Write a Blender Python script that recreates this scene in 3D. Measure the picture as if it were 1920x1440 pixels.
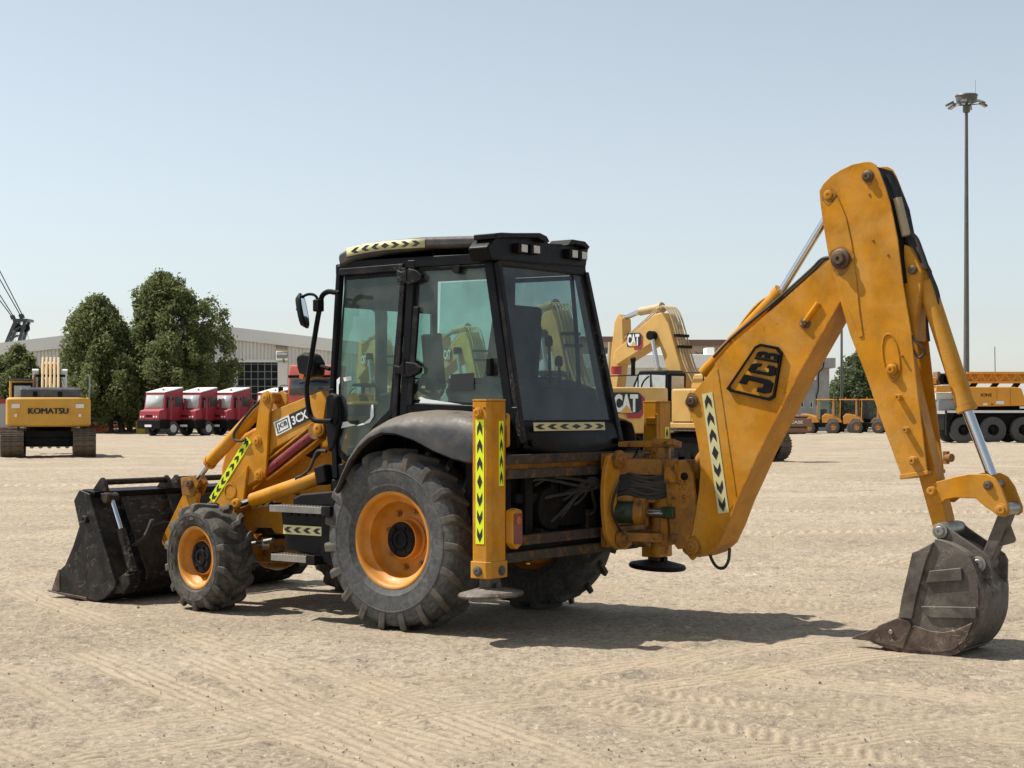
import bpy, bmesh, math, random
import numpy as np
from mathutils import Vector, Matrix
R = math.radians
scene = bpy.context.scene
for o in list(bpy.data.objects): bpy.data.objects.remove(o)
C = scene.collection

# ---------------------------------------------------------------- camera, sky, sun, exposure
cam_d = bpy.data.cameras.new('camera'); cam = bpy.data.objects.new('camera', cam_d); C.objects.link(cam)
cam.location = (0, 0, 1.70); cam.rotation_euler = (R(90), 0, 0)
cam_d.sensor_width = 36; cam_d.lens = 57.19; cam_d.shift_y = 54/1920
cam_d.clip_start = .1; cam_d.clip_end = 9000
scene.camera = cam
SUN = Vector((-1.18, .263, 1.78)).normalized()
world = bpy.data.worlds.new('World'); scene.world = world; world.use_nodes = True
wn = world.node_tree.nodes; wl = world.node_tree.links
sky = wn.new('ShaderNodeTexSky'); sky.sky_type = 'NISHITA'; sky.sun_disc = False
sky.sun_elevation = math.asin(SUN.z); sky.sun_rotation = math.atan2(SUN.x, SUN.y)
sky.altitude = 0; sky.air_density = 1.0; sky.dust_density = .5; sky.ozone_density = 3.0
hz = wn.new('ShaderNodeHueSaturation'); hz.inputs['Hue'].default_value = .485; hz.inputs['Saturation'].default_value = .45   # milky desert haze
wl.new(sky.outputs[0], hz.inputs['Color']); wl.new(hz.outputs[0], wn['Background'].inputs[0]); wn['Background'].inputs[1].default_value = .112
sd = bpy.data.lights.new('sun', 'SUN'); sd.energy = 5.0; sd.angle = R(.55); sd.color = (1, .95, .87)
so = bpy.data.objects.new('sun', sd); C.objects.link(so); so.rotation_euler = SUN.to_track_quat('Z', 'Y').to_euler()
so.location = (-30, 0, 40)
vs = scene.view_settings; vs.view_transform = 'Standard'; vs.look = 'None'; vs.exposure = 0.30; vs.gamma = 1

# ---------------------------------------------------------------- materials
MATS = {}
def mat(name, col, rough=.5, metal=0., var=.12, scale=5., dust=0., dustcol=(.34, .27, .19), topdust=0., rust=0., rustcol=(.10, .055, .035),
        rscale=9., bump=0., bscale=80., coat=0., streak=0., spec=.5, seed=0., scratch=0., scrcol=(.3, .28, .25), edge=0., edgecol=(.12, .06, .02)):
    m = bpy.data.materials.new(name); m.use_nodes = True; nt = m.node_tree; N = nt.nodes; L = nt.links
    b = N['Principled BSDF']; b.inputs['Metallic'].default_value = metal
    b.inputs['Specular IOR Level'].default_value = spec; b.inputs['Coat Weight'].default_value = coat; b.inputs['Coat Roughness'].default_value = .25
    tc = N.new('ShaderNodeTexCoord'); mp = N.new('ShaderNodeMapping'); mp.inputs['Location'].default_value = (seed, seed*1.7, 0)
    L.new(tc.outputs['Object'], mp.inputs[0])
    def noise(sc, det=5., rg=.6, vec=None, dist=0.):
        n = N.new('ShaderNodeTexNoise'); n.inputs['Scale'].default_value = sc; n.inputs['Detail'].default_value = det
        n.inputs['Roughness'].default_value = rg; n.inputs['Distortion'].default_value = dist; L.new(vec or mp.outputs[0], n.inputs['Vector']); return n.outputs['Fac']
    def ramp(src, a, bb, o0=0., o1=1.):
        r = N.new('ShaderNodeMapRange'); r.interpolation_type = 'SMOOTHSTEP'; L.new(src, r.inputs[0])
        for i, q in enumerate((a, bb, o0, o1)): r.inputs[1+i].default_value = q
        return r.outputs[0]
    def mix(f, a, c):
        x = N.new('ShaderNodeMix'); x.data_type = 'RGBA'
        if isinstance(f, float): x.inputs[0].default_value = f
        else: L.new(f, x.inputs[0])
        for s, q in ((6, a), (7, c)):
            if isinstance(q, tuple): x.inputs[s].default_value = q+(1,)
            else: L.new(q, x.inputs[s])
        return x.outputs[2]
    def mth(op, a, c):
        x = N.new('ShaderNodeMath'); x.operation = op; x.use_clamp = True
        for s, q in ((0, a), (1, c)):
            if isinstance(q, (float, int)): x.inputs[s].default_value = q
            else: L.new(q, x.inputs[s])
        return x.outputs[0]
    lo = tuple(max(0, q*(1-var)) for q in col); hi = tuple(min(1, q*(1+var)) for q in col)
    c = mix(ramp(noise(scale), .3, .7), lo, hi)
    rg = None
    if streak:
        sm = N.new('ShaderNodeMapping'); sm.inputs['Scale'].default_value = (1, 1, .08); L.new(tc.outputs['Object'], sm.inputs[0])
        c = mix(mth('MULTIPLY', ramp(noise(scale*6, 4, .6, sm.outputs[0]), .52, .78), streak), c, tuple(q*.45 for q in dustcol))
    if dust:
        d = mth('MULTIPLY', ramp(noise(scale*.6, 8, .65, None, .4), .38, .72), dust)
        c = mix(d, c, dustcol); rg = d
    if topdust:
        g = N.new('ShaderNodeNewGeometry'); sx = N.new('ShaderNodeSeparateXYZ'); L.new(g.outputs['Normal'], sx.inputs[0])
        t = mth('MULTIPLY', mth('MULTIPLY', ramp(sx.outputs[2], .25, .9), ramp(noise(7., 8, .7), .22, .6)), topdust)
        c = mix(t, c, dustcol); rg = t if rg is None else mth('MAXIMUM', rg, t)
    if scratch:
        for k_, sc_ in enumerate((2.3, 4.1)):
            sm = N.new('ShaderNodeMapping'); sm.inputs['Rotation'].default_value = (.3+k_, .7*k_, .9-k_); sm.inputs['Scale'].default_value = (1, .35, 1); L.new(tc.outputs['Object'], sm.inputs[0])
            nf = noise(sc_, 4, .6, sm.outputs[0], .8); dd = N.new('ShaderNodeMath'); dd.operation = 'SUBTRACT'; L.new(nf, dd.inputs[0]); dd.inputs[1].default_value = .5
            ab = N.new('ShaderNodeMath'); ab.operation = 'ABSOLUTE'; L.new(dd.outputs[0], ab.inputs[0])
            ln = mth('MULTIPLY', ramp(ab.outputs[0], .002, .010, 1., 0.), ramp(noise(6., 5, .7), .46, .62)); c = mix(mth('MULTIPLY', ln, scratch), c, scrcol)
    if rust:
        rr = mth('MULTIPLY', ramp(noise(rscale, 9, .72, None, .3), .60-.16*rust, .66-.08*rust), min(1., .55+rust*.5))
        if rust < .3: rr = mth('MULTIPLY', rr, ramp(noise(1.7, 3), .52, .66))
        c = mix(rr, c, rustcol); rg = rr if rg is None else mth('MAXIMUM', rg, rr)
    if edge:
        bv = N.new('ShaderNodeBevel'); bv.samples = 4; bv.inputs[0].default_value = .014; gg = N.new('ShaderNodeNewGeometry'); dt = N.new('ShaderNodeVectorMath'); dt.operation = 'DOT_PRODUCT'
        L.new(bv.outputs[0], dt.inputs[0]); L.new(gg.outputs['Normal'], dt.inputs[1])
        em_ = mth('MULTIPLY', ramp(dt.outputs['Value'], .90, .985, 1., 0.), ramp(noise(13., 7, .8), .44, .56)); em_ = mth('MULTIPLY', em_, edge); c = mix(em_, c, edgecol)
    L.new(c, b.inputs['Base Color'])
    ro = ramp(noise(scale*3, 4), .25, .75, max(.03, rough*.8), min(1, rough*1.2))
    if rg is not None:
        x = N.new('ShaderNodeMix'); L.new(rg, x.inputs[0]); L.new(ro, x.inputs[2]); x.inputs[3].default_value = .9; ro = x.outputs[0]
    L.new(ro, b.inputs['Roughness'])
    if bump:
        bp = N.new('ShaderNodeBump'); bp.inputs['Strength'].default_value = bump; bp.inputs['Distance'].default_value = .01
        L.new(noise(bscale, 6, .65), bp.inputs['Height']); L.new(bp.outputs[0], b.inputs['Normal'])
    MATS[name] = m; return m
YEL = (.50, .203, .002)
mat('jcb', YEL, .46, edge=.75, edgecol=(.17, .08, .025), var=.20, scale=4.2, spec=.25, dust=.75, dustcol=(.56, .30, .07), topdust=.6, streak=.35, scratch=.3, scrcol=(.30, .15, .03), rust=.16, rustcol=(.16, .07, .02), rscale=26., bump=.04, bscale=40)
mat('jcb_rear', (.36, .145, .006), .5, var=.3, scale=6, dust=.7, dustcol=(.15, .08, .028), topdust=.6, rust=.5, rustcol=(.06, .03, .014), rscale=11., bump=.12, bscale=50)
mat('rim', (.55, .205, .005), .42, var=.16, scale=6, dust=.4, streak=.2, dustcol=(.45, .3, .14), rust=.12, rscale=24)
mat('frame_rust', (.03, .022, .017), .7, var=.35, scale=9, dust=.4, dustcol=(.08, .055, .032), rust=.5, rustcol=(.16, .07, .01), rscale=14, topdust=.35, bump=.25, bscale=60)
mat('black', (.004, .004, .005), .36, spec=.14, var=.3, scale=6, dust=.06, dustcol=(.05, .043, .034), topdust=.25)
mat('shovel', (.006, .006, .007), .42, spec=.25, var=.4, scale=7, dust=.28, dustcol=(.12, .1, .075), rust=.35, rustcol=(.07, .045, .03), rscale=7., topdust=.45, bump=.15, bscale=40, scratch=.7, scrcol=(.22, .2, .175))
mat('bucket', (.072, .060, .050), .55, metal=.2, var=.45, scale=6, scratch=.5, scrcol=(.36, .32, .27), dust=.6, dustcol=(.22, .19, .155), rust=.4, rustcol=(.065, .042, .03), rscale=6, topdust=.6, bump=.3, bscale=30)
mat('bucket_edge', (.078, .052, .04), .5, metal=.3, var=.4, scale=8, scratch=.6, scrcol=(.4, .35, .29), dust=.45, dustcol=(.27, .22, .165), rust=.4, rustcol=(.055, .033, .024), rscale=9, bump=.35, bscale=40)
mat('rubber', (.058, .059, .061), .7, var=.22, scale=34, scratch=.35, scrcol=(.22, .21, .2), dust=.7, dustcol=(.135, .13, .122), topdust=.3, bump=.15, bscale=90, spec=.3)
mat('lug', (.062, .058, .052), .75, var=.25, scale=14, dust=.6, dustcol=(.155, .13, .10), topdust=.3, bump=.2, bscale=60, spec=.3)
mat('rubber_front', (.036, .036, .035), .75, var=.3, scale=24, dust=.7, dustcol=(.14, .118, .09), topdust=.35, bump=.15, bscale=90, spec=.3)
mat('fender', (.02, .02, .021), .42, var=.2, scale=5, dust=.35, dustcol=(.165, .13, .092), topdust=.85, bump=.12, bscale=25)
mat('plastic', (.005, .005, .006), .48, spec=.16, var=.2, scale=7, dust=.12, dustcol=(.07, .06, .045), topdust=.5, bump=.05, bscale=120)
mat('roof', (.022, .022, .024), .55, var=.2, scale=8, dust=.35, dustcol=(.16, .13, .1), topdust=.8, bump=.08, bscale=140)
mat('frame_worn', (.005, .005, .006), .42, spec=.16, var=.3, scale=9, rust=.25, rustcol=(.25, .24, .22), rscale=45, dust=.2, dustcol=(.12, .1, .08))
mat('interior', (.010, .010, .011), .7, spec=.2, var=.2, dust=.2, dustcol=(.1, .09, .075))
mat('sun_blind', (.075, .065, .055), .8, var=.2)
mat('grease', (.27, .115, .008), .4, var=.45, scale=16, dust=.7, dustcol=(.44, .19, .01))
mat('chrome', (.62, .63, .65), .12, metal=1, var=.05)
mat('steel', (.32, .31, .29), .42, metal=.9, var=.2, dust=.3, topdust=.4)
mat('pin', (.10, .065, .04), .5, metal=.6, var=.3, rust=.5, dust=.3)
mat('maroon', (.17, .012, .022), .45, var=.15, dust=.2, dustcol=(.3, .15, .12), topdust=.4)
mat('hose', (.012, .012, .013), .55, var=.2, dust=.4, dustcol=(.12, .1, .075))
mat('green_paint', (.014, .034, .009), .5, rust=.6, rustcol=(.015, .015, .012), rscale=12)
mat('fluo', (.74, .86, .012), .5, var=.03, dust=.06, dustcol=(.5, .45, .1))
mat('cream_tape', (.62, .58, .30), .55, var=.1, dust=.35, dustcol=(.42, .36, .22))
mat('print_black', (.012, .012, .014), .5, var=.1)
mat('white_paint', (.72, .72, .70), .5, var=.05, dust=.2, dustcol=(.45, .4, .32))
mat('paper', (.75, .77, .76), .7, var=.05)
mat('lamp_lens', (.55, .50, .44), .2, var=.1)
mat('red_lens', (.16, .012, .016), .2, var=.15, dust=.2)
mat('orange_lens', (.4, .1, .012), .2)
mat('mirror_glass', (.6, .62, .64), .04, metal=1, var=.02)
mat('cat', (.60, .36, .095), .5, var=.08, scale=2, dust=.35, dustcol=(.58, .40, .18), topdust=.5)
mat('cat_pale', (.46, .35, .20), .5, var=.1, scale=2, dust=.4, dustcol=(.5, .38, .22), topdust=.4)
mat('komatsu', (.60, .31, .03), .45, var=.07, scale=2, dust=.25, dustcol=(.55, .36, .13), topdust=.5)
mat('track_steel', (.12, .09, .065), .6, metal=.3, var=.35, scale=8, dust=.6, dustcol=(.26, .2, .135), rust=.4)
mat('machine_black', (.004, .004, .005), .6, spec=.15, var=.3, dust=.15, dustcol=(.06, .05, .037), topdust=.5)
mat('dark_grey', (.055, .06, .068), .5, var=.15, dust=.2)
mat('dark_glass', (.02, .026, .028), .08, var=.1, spec=.8)
mat('pale_glass', (.42, .46, .46), .1, var=.1, spec=.8)
mat('truck_red', (.30, .018, .035), .42, var=.08, dust=.15, dustcol=(.35, .15, .12), topdust=.3)
mat('faded_red', (.5, .08, .05), .5, var=.1, dust=.2, dustcol=(.5, .3, .25))
mat('crane_yellow', (.68, .29, .02), .5, var=.07, scale=1.5, dust=.2, dustcol=(.55, .36, .15))
mat('fork_orange', (.58, .24, .02), .5, var=.1, dust=.2)
mat('roller_rust', (.20, .105, .055), .6, var=.2, dust=.3)
mat('cladding', (.74, .73, .69), .55, var=.05, scale=.6, streak=.3)
mat('clad_roof', (.82, .81, .77), .5, var=.04, scale=.4)
mat('concrete', (.33, .33, .32), .8, var=.1, scale=.7, streak=.35, bump=.05)
mat('pale_wall', (.55, .58, .54), .7, var=.06, scale=.6, streak=.2)
mat('brown_wall', (.20, .13, .10), .8, var=.1, scale=.3)
mat('tan_wall', (.42, .34, .26), .8, var=.1, scale=.3)
mat('galv', (.30, .32, .33), .45, metal=.5, var=.08, scale=2)
mat('mast_grey', (.13, .125, .115), .5, metal=.3, var=.1, scale=2)
mat('banner', (.74, .74, .73), .6, var=.03)
mat('orange_strip', (.55, .11, .02), .6, var=.08)
mat('bin_yellow', (.45, .34, .02), .6, var=.1)
mat('bark', (.075, .055, .04), .9, var=.3, scale=4, bump=.4, bscale=12)
mat('crane_steel', (.06, .075, .08), .5, var=.15)
mat('stone', (.36, .30, .225), .9, var=.7, scale=3.)
def glass(name, tint, refl=.03, rough=.02):
    m = bpy.data.materials.new(name); m.use_nodes = True; N = m.node_tree.nodes; L = m.node_tree.links; N.clear()
    out = N.new('ShaderNodeOutputMaterial'); tr = N.new('ShaderNodeBsdfTransparent'); gl = N.new('ShaderNodeBsdfGlossy'); mx = N.new('ShaderNodeMixShader')
    df = N.new('ShaderNodeBsdfDiffuse'); df.inputs[0].default_value = (.27, .28, .25, 1); m2 = N.new('ShaderNodeMixShader')
    tr.inputs[0].default_value = tint+(1,); gl.inputs[1].default_value = rough; gl.inputs[0].default_value = (.9, .9, .9, 1)
    lw = N.new('ShaderNodeLayerWeight'); pw = N.new('ShaderNodeMath'); pw.operation = 'POWER'; L.new(lw.outputs['Facing'], pw.inputs[0]); pw.inputs[1].default_value = 5
    fr = N.new('ShaderNodeMapRange'); L.new(pw.outputs[0], fr.inputs[0]); fr.inputs[3].default_value = .03; fr.inputs[4].default_value = .9
    tc = N.new('ShaderNodeTexCoord'); nz = N.new('ShaderNodeTexNoise'); nz.inputs['Scale'].default_value = 4; nz.inputs['Detail'].default_value = 8; L.new(tc.outputs['Object'], nz.inputs['Vector'])
    mr = N.new('ShaderNodeMapRange'); L.new(nz.outputs['Fac'], mr.inputs[0]); mr.inputs[1].default_value = .25; mr.inputs[2].default_value = .75; mr.inputs[3].default_value = .0; mr.inputs[4].default_value = refl
    L.new(mr.outputs[0], m2.inputs[0]); L.new(tr.outputs[0], m2.inputs[1]); L.new(df.outputs[0], m2.inputs[2])
    L.new(fr.outputs[0], mx.inputs[0]); L.new(m2.outputs[0], mx.inputs[1]); L.new(gl.outputs[0], mx.inputs[2]); L.new(mx.outputs[0], out.inputs[0])
    MATS[name] = m
glass('cab_glass', (.70, .835, .80), .16); glass('rear_glass', (.68, .72, .74), .15); glass('visor_glass', (.34, .40, .40), .05)
def leafmat(name, col, trans=.35):
    m = bpy.data.materials.new(name); m.use_nodes = True; N = m.node_tree.nodes; L = m.node_tree.links
    b = N['Principled BSDF']; b.inputs['Roughness'].default_value = .55; b.inputs['Specular IOR Level'].default_value = .3
    oi = N.new('ShaderNodeAttribute'); oi.attribute_name = 'tone'
    mx = N.new('ShaderNodeMix'); mx.data_type = 'RGBA'; L.new(oi.outputs['Fac'], mx.inputs[0])
    mx.inputs[6].default_value = tuple(q*.75 for q in col)+(1,); mx.inputs[7].default_value = tuple(q*1.6 for q in col)+(1,)
    L.new(mx.outputs[2], b.inputs['Base Color'])
    t = N.new('ShaderNodeBsdfTranslucent'); L.new(mx.outputs[2], t.inputs[0]); s = N.new('ShaderNodeMixShader'); s.inputs[0].default_value = trans
    L.new(b.outputs[0], s.inputs[1]); L.new(t.outputs[0], s.inputs[2]); L.new(s.outputs[0], N['Material Output'].inputs[0]); MATS[name] = m
leafmat('leaf', (.155, .18, .07), .55); leafmat('leaf_pale', (.12, .15, .075), .45); leafmat('palm_leaf', (.07, .085, .045))

# ---------------------------------------------------------------- mesh builder
def vec(p): return Vector(p)
def frame(d):
    d = Vector(d).normalized(); a = Vector((0, 0, 1)) if abs(d.z) < .9 else Vector((1, 0, 0))
    u = d.cross(a).normalized(); return u, d.cross(u).normalized(), d
def smooth_path(pts, k=6):
    P = [Vector(p) for p in pts]; out = []
    for i in range(len(P)-1):
        a = P[max(0, i-1)]; b = P[i]; c = P[i+1]; d = P[min(len(P)-1, i+2)]
        for j in range(k):
            t = j/k; out.append(.5*((2*b)+(c-a)*t+(2*a-5*b+4*c-d)*t*t+(3*b-3*c+d-a)*t**3))
    return out+[P[-1]]
class MB:
    def __init__(s): s.v = []; s.f = []
    def add(s, vs, fs):
        n = len(s.v); s.v += [tuple(q) for q in vs]; s.f += [tuple(i+n for i in t) for t in fs]; return s
    def box(s, c, d, rot=None):
        x, y, z = (q/2 for q in d); vs = [Vector((a*x, b*y, e*z)) for a in (-1, 1) for b in (-1, 1) for e in (-1, 1)]
        if rot: vs = [rot @ q for q in vs]
        return s.add([q+Vector(c) for q in vs], [(0, 1, 3, 2), (4, 6, 7, 5), (0, 4, 5, 1), (2, 3, 7, 6), (0, 2, 6, 4), (1, 5, 7, 3)])
    def bb(s, a, b): return s.box([(p+q)/2 for p, q in zip(a, b)], [abs(p-q) for p, q in zip(a, b)])
    def prism(s, pts, ax, a, b):
        n = len(pts)
        def P(t, w):
            return {'y': (t[0], w, t[1]), 'x': (w, t[0], t[1]), 'z': (t[0], t[1], w)}[ax]
        vs = [P(t, a) for t in pts]+[P(t, b) for t in pts]
        return s.add(vs, [tuple(range(n)), tuple(range(2*n-1, n-1, -1))]+[(i, (i+1) % n, n+(i+1) % n, n+i) for i in range(n)])
    def cyl(s, p0, p1, r0, r1=None, n=20):
        r1 = r0 if r1 is None else r1; p0 = Vector(p0); p1 = Vector(p1); u, w, d = frame(p1-p0); vs = []
        for p, r in ((p0, r0), (p1, r1)):
            vs += [p+u*r*math.cos(2*math.pi*i/n)+w*r*math.sin(2*math.pi*i/n) for i in range(n)]
        return s.add(vs, [tuple(range(n-1, -1, -1)), tuple(range(n, 2*n))]+[(i, (i+1) % n, n+(i+1) % n, n+i) for i in range(n)])
    def tube(s, pts, r, n=10, k=6, sm=True):
        P = smooth_path(pts, k) if sm and len(pts) > 2 else [Vector(p) for p in pts]; m = len(P); vs = []
        u = None
        for i, p in enumerate(P):
            d = (P[min(i+1, m-1)]-P[max(0, i-1)]).normalized()
            if u is None: u, w, _ = frame(d)
            else:
                u = (u-d*u.dot(d)).normalized(); w = d.cross(u)
            vs += [p+u*r*math.cos(2*math.pi*j/n)+w*r*math.sin(2*math.pi*j/n) for j in range(n)]
        fs = [(i*n+j, i*n+(j+1) % n, (i+1)*n+(j+1) % n, (i+1)*n+j) for i in range(m-1) for j in range(n)]
        return s.add(vs, fs+[tuple(range(n-1, -1, -1)), tuple(range((m-1)*n, m*n))])
    def bar(s, p0, p1, w, d, up=(1, 0, 0), w1=None, d1=None):
        p0 = Vector(p0); p1 = Vector(p1); ax = (p1-p0).normalized(); u = Vector(up); u = (u-ax*u.dot(ax)).normalized(); v = ax.cross(u)
        vs = []
        for p, a, b in ((p0, w, d), (p1, w1 or w, d1 or d)):
            vs += [p+u*a/2*i+v*b/2*j for i, j in ((-1, -1), (1, -1), (1, 1), (-1, 1))]
        return s.add(vs, [(3, 2, 1, 0), (4, 5, 6, 7)]+[(i, (i+1) % 4, 4+(i+1) % 4, 4+i) for i in range(4)])
    def lathe(s, prof, n=48, o=(0, 0, 0), d=(0, 1, 0), close=False):
        u, w, d = frame(d); o = Vector(o); vs = []; m = len(prof)
        for i in range(n):
            a = 2*math.pi*i/n; e = u*math.cos(a)+w*math.sin(a); vs += [o+e*r+d*h for r, h in prof]
        mm = m if close else m-1
        return s.add(vs, [(i*m+j, i*m+(j+1) % m, ((i+1) % n)*m+(j+1) % m, ((i+1) % n)*m+j) for i in range(n) for j in range(mm)])
    def sheet(s, rows, th=None):
        n = len(rows[0]); m = len(rows); vs = [p for r in rows for p in r]
        fs = [(i*n+j, i*n+j+1, (i+1)*n+j+1, (i+1)*n+j) for i in range(m-1) for j in range(n-1)]
        return s.add(vs, fs)
    def build(s, name, m, parent=None, bevel=0., ang=35., solid=0., fix=True):
        me = bpy.data.meshes.new(name); me.from_pydata(s.v, [], s.f)
        if fix:
            bm = bmesh.new(); bm.from_mesh(me); bmesh.ops.recalc_face_normals(bm, faces=bm.faces); bm.to_mesh(me); bm.free()
        me.materials.append(MATS[m])
        if len(me.polygons): me.polygons.foreach_set('use_smooth', [True]*len(me.polygons)); me.set_sharp_from_angle(angle=R(ang))
        o = bpy.data.objects.new(name, me); C.objects.link(o); o.parent = parent
        if solid: q = o.modifiers.new('solid', 'SOLIDIFY'); q.thickness = solid; q.offset = 0
        if bevel:
            q = o.modifiers.new('bevel', 'BEVEL'); q.width = bevel; q.segments = 2; q.limit_method = 'ANGLE'; q.angle_limit = R(40); q.harden_normals = True
        return o
def tag(o, label=None, cat=None, group=None, kind=None):
    for k, q in (('label', label), ('category', cat), ('group', group), ('kind', kind)):
        if q: o[k] = q
    return o
def thing(name, label, cat, loc=(0, 0, 0), rz=0., group=None):
    o = bpy.data.objects.new(name, None); C.objects.link(o); o.location = loc; o.rotation_euler = (0, 0, rz); o.empty_display_size = .3
    return tag(o, label, cat, group)
def empty(name, parent, loc=(0, 0, 0), rot=(0, 0, 0)):
    o = bpy.data.objects.new(name, None); C.objects.link(o); o.parent = parent; o.location = loc; o.rotation_euler = rot; return o
def dup(o, parent=None):
    c = o.copy(); C.objects.link(c); c.parent = parent
    for ch in list(o.children): dup(ch, c)
    return c
TXT = {}
def text(s, st, O, U, V, w, h, depth=.004, bold=0.):
    """lettering as mesh: lower left corner O, U reading direction, V up; fitted to w x h"""
    key = (st, bold)
    if key not in TXT:
        cu = bpy.data.curves.new('t', 'FONT'); cu.body = st; cu.size = 1; cu.offset = bold; cu.resolution_u = 3
        ob = bpy.data.objects.new('t', cu); C.objects.link(ob); bpy.context.view_layer.update()
        me = bpy.data.meshes.new_from_object(ob.evaluated_get(bpy.context.evaluated_depsgraph_get()))
        vs = [v.co.copy() for v in me.vertices]; fs = [tuple(p.vertices) for p in me.polygons]
        bpy.data.objects.remove(ob); bpy.data.meshes.remove(me); bpy.data.curves.remove(cu); TXT[key] = (vs, fs)
    vs, fs = TXT[key]; x0 = min(v.x for v in vs); x1 = max(v.x for v in vs); y0 = min(v.y for v in vs); y1 = max(v.y for v in vs)
    O = Vector(O); U = Vector(U).normalized(); V = Vector(V).normalized(); Nn = U.cross(V)
    return s.add([O+U*((v.x-x0)/(x1-x0)*w)+V*((v.y-y0)/(y1-y0)*h)+Nn*depth for v in vs], fs)
def tape(parent, O, U, Nn, L, W, pat, base='fluo', name='reflective_tape', end=None):
    """strip of reflective tape with printed chevrons: O middle of the start edge, U along it, Nn facing out"""
    O = Vector(O); U = Vector(U).normalized(); Nn = Vector(Nn).normalized(); V = Nn.cross(U).normalized()
    b = MB(); P = lambda a, c, h: O+U*a+V*c+Nn*h
    b.add([P(a, c, h) for h in (.0, .003) for a, c in ((0, -W/2), (L, -W/2), (L, W/2), (0, W/2))], [(4, 5, 6, 7), (3, 2, 1, 0), (0, 1, 5, 4), (1, 2, 6, 5), (2, 3, 7, 6), (3, 0, 4, 7)])
    t = b.build(name, base, parent, fix=False)
    n = len(pat); st = L/n; g = W*.31; c = MB()
    for i, q in enumerate(pat):
        m = st*(i+.5); hl = st*.42
        if q == 0: pts = [(m-hl, 0), (m, -g), (m+hl, 0), (m, g)]
        else:
            pts = [(m-q*hl, -g), (m+q*(hl*.12), -g), (m+q*hl, 0), (m+q*(hl*.12), g), (m-q*hl, g), (m-q*hl*.1, 0)]
        if q == 0: c.add([P(a, e, .0045) for a, e in pts], [(0, 1, 2, 3)])
        else: c.add([P(a, e, .0045) for a, e in pts], [(0, 1, 2, 5), (5, 2, 3, 4)])
    c.build('chevron_print', 'print_black', t, fix=False)
    return t
def pinhead(parent, p, d, r, h=.02, m='pin', name='pin', ring=None):
    d = Vector(d).normalized(); p = Vector(p); b = MB()
    if ring: b.lathe([(ring, -.004), (ring, h*.45), (ring*.82, h*.55), (r*.95, h*.55)], 20, p, d)
    b.lathe([(r, -.004), (r, h*.85), (r*.85, h), (r*.35, h), (r*.3, h*.8), (0.0005, h*.8)], 20, p, d)
    return b.build(name, m, parent)
def stain(parent, p, sg, r, seed, m='grease', drop=.3):
    """grease thrown out round a pin and run down the plate"""
    rs = random.Random(seed); p = Vector(p); pts = []
    f1, f2 = rs.random()*6, rs.random()*6
    for i in range(26):
        t = 2*math.pi*i/26; q = r*(1+.07*math.sin(3*t+f1)+.05*math.sin(5*t+f2)); z = math.sin(t)*q*(1+drop*max(0, -math.sin(t))**9)
        pts.append(p+Vector((math.cos(t)*q, sg*.0022, z)))
    b = MB(); b.add(pts, [tuple(range(26))]); return b.build('grease_stain', m, parent, fix=False)
def fbm(x, y, sc, seed, oct=4):
    rs = np.random.RandomState(seed); out = 0; amp = 1; tot = 0
    for k in range(oct):
        T = rs.rand(256, 256); u = x/sc*2**k+17.3*k; v = y/sc*2**k+5.1*k; iu = np.floor(u).astype(int); iv = np.floor(v).astype(int); fu = u-iu; fv = v-iv
        fu = fu*fu*(3-2*fu); fv = fv*fv*(3-2*fv); a = T[iu % 256, iv % 256]; b = T[(iu+1) % 256, iv % 256]; c = T[iu % 256, (iv+1) % 256]; d = T[(iu+1) % 256, (iv+1) % 256]
        out = out+amp*((a*(1-fu)+b*fu)*(1-fv)+(c*(1-fu)+d*fu)*fv); tot += amp; amp *= .5
    return out/tot-.5

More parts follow.
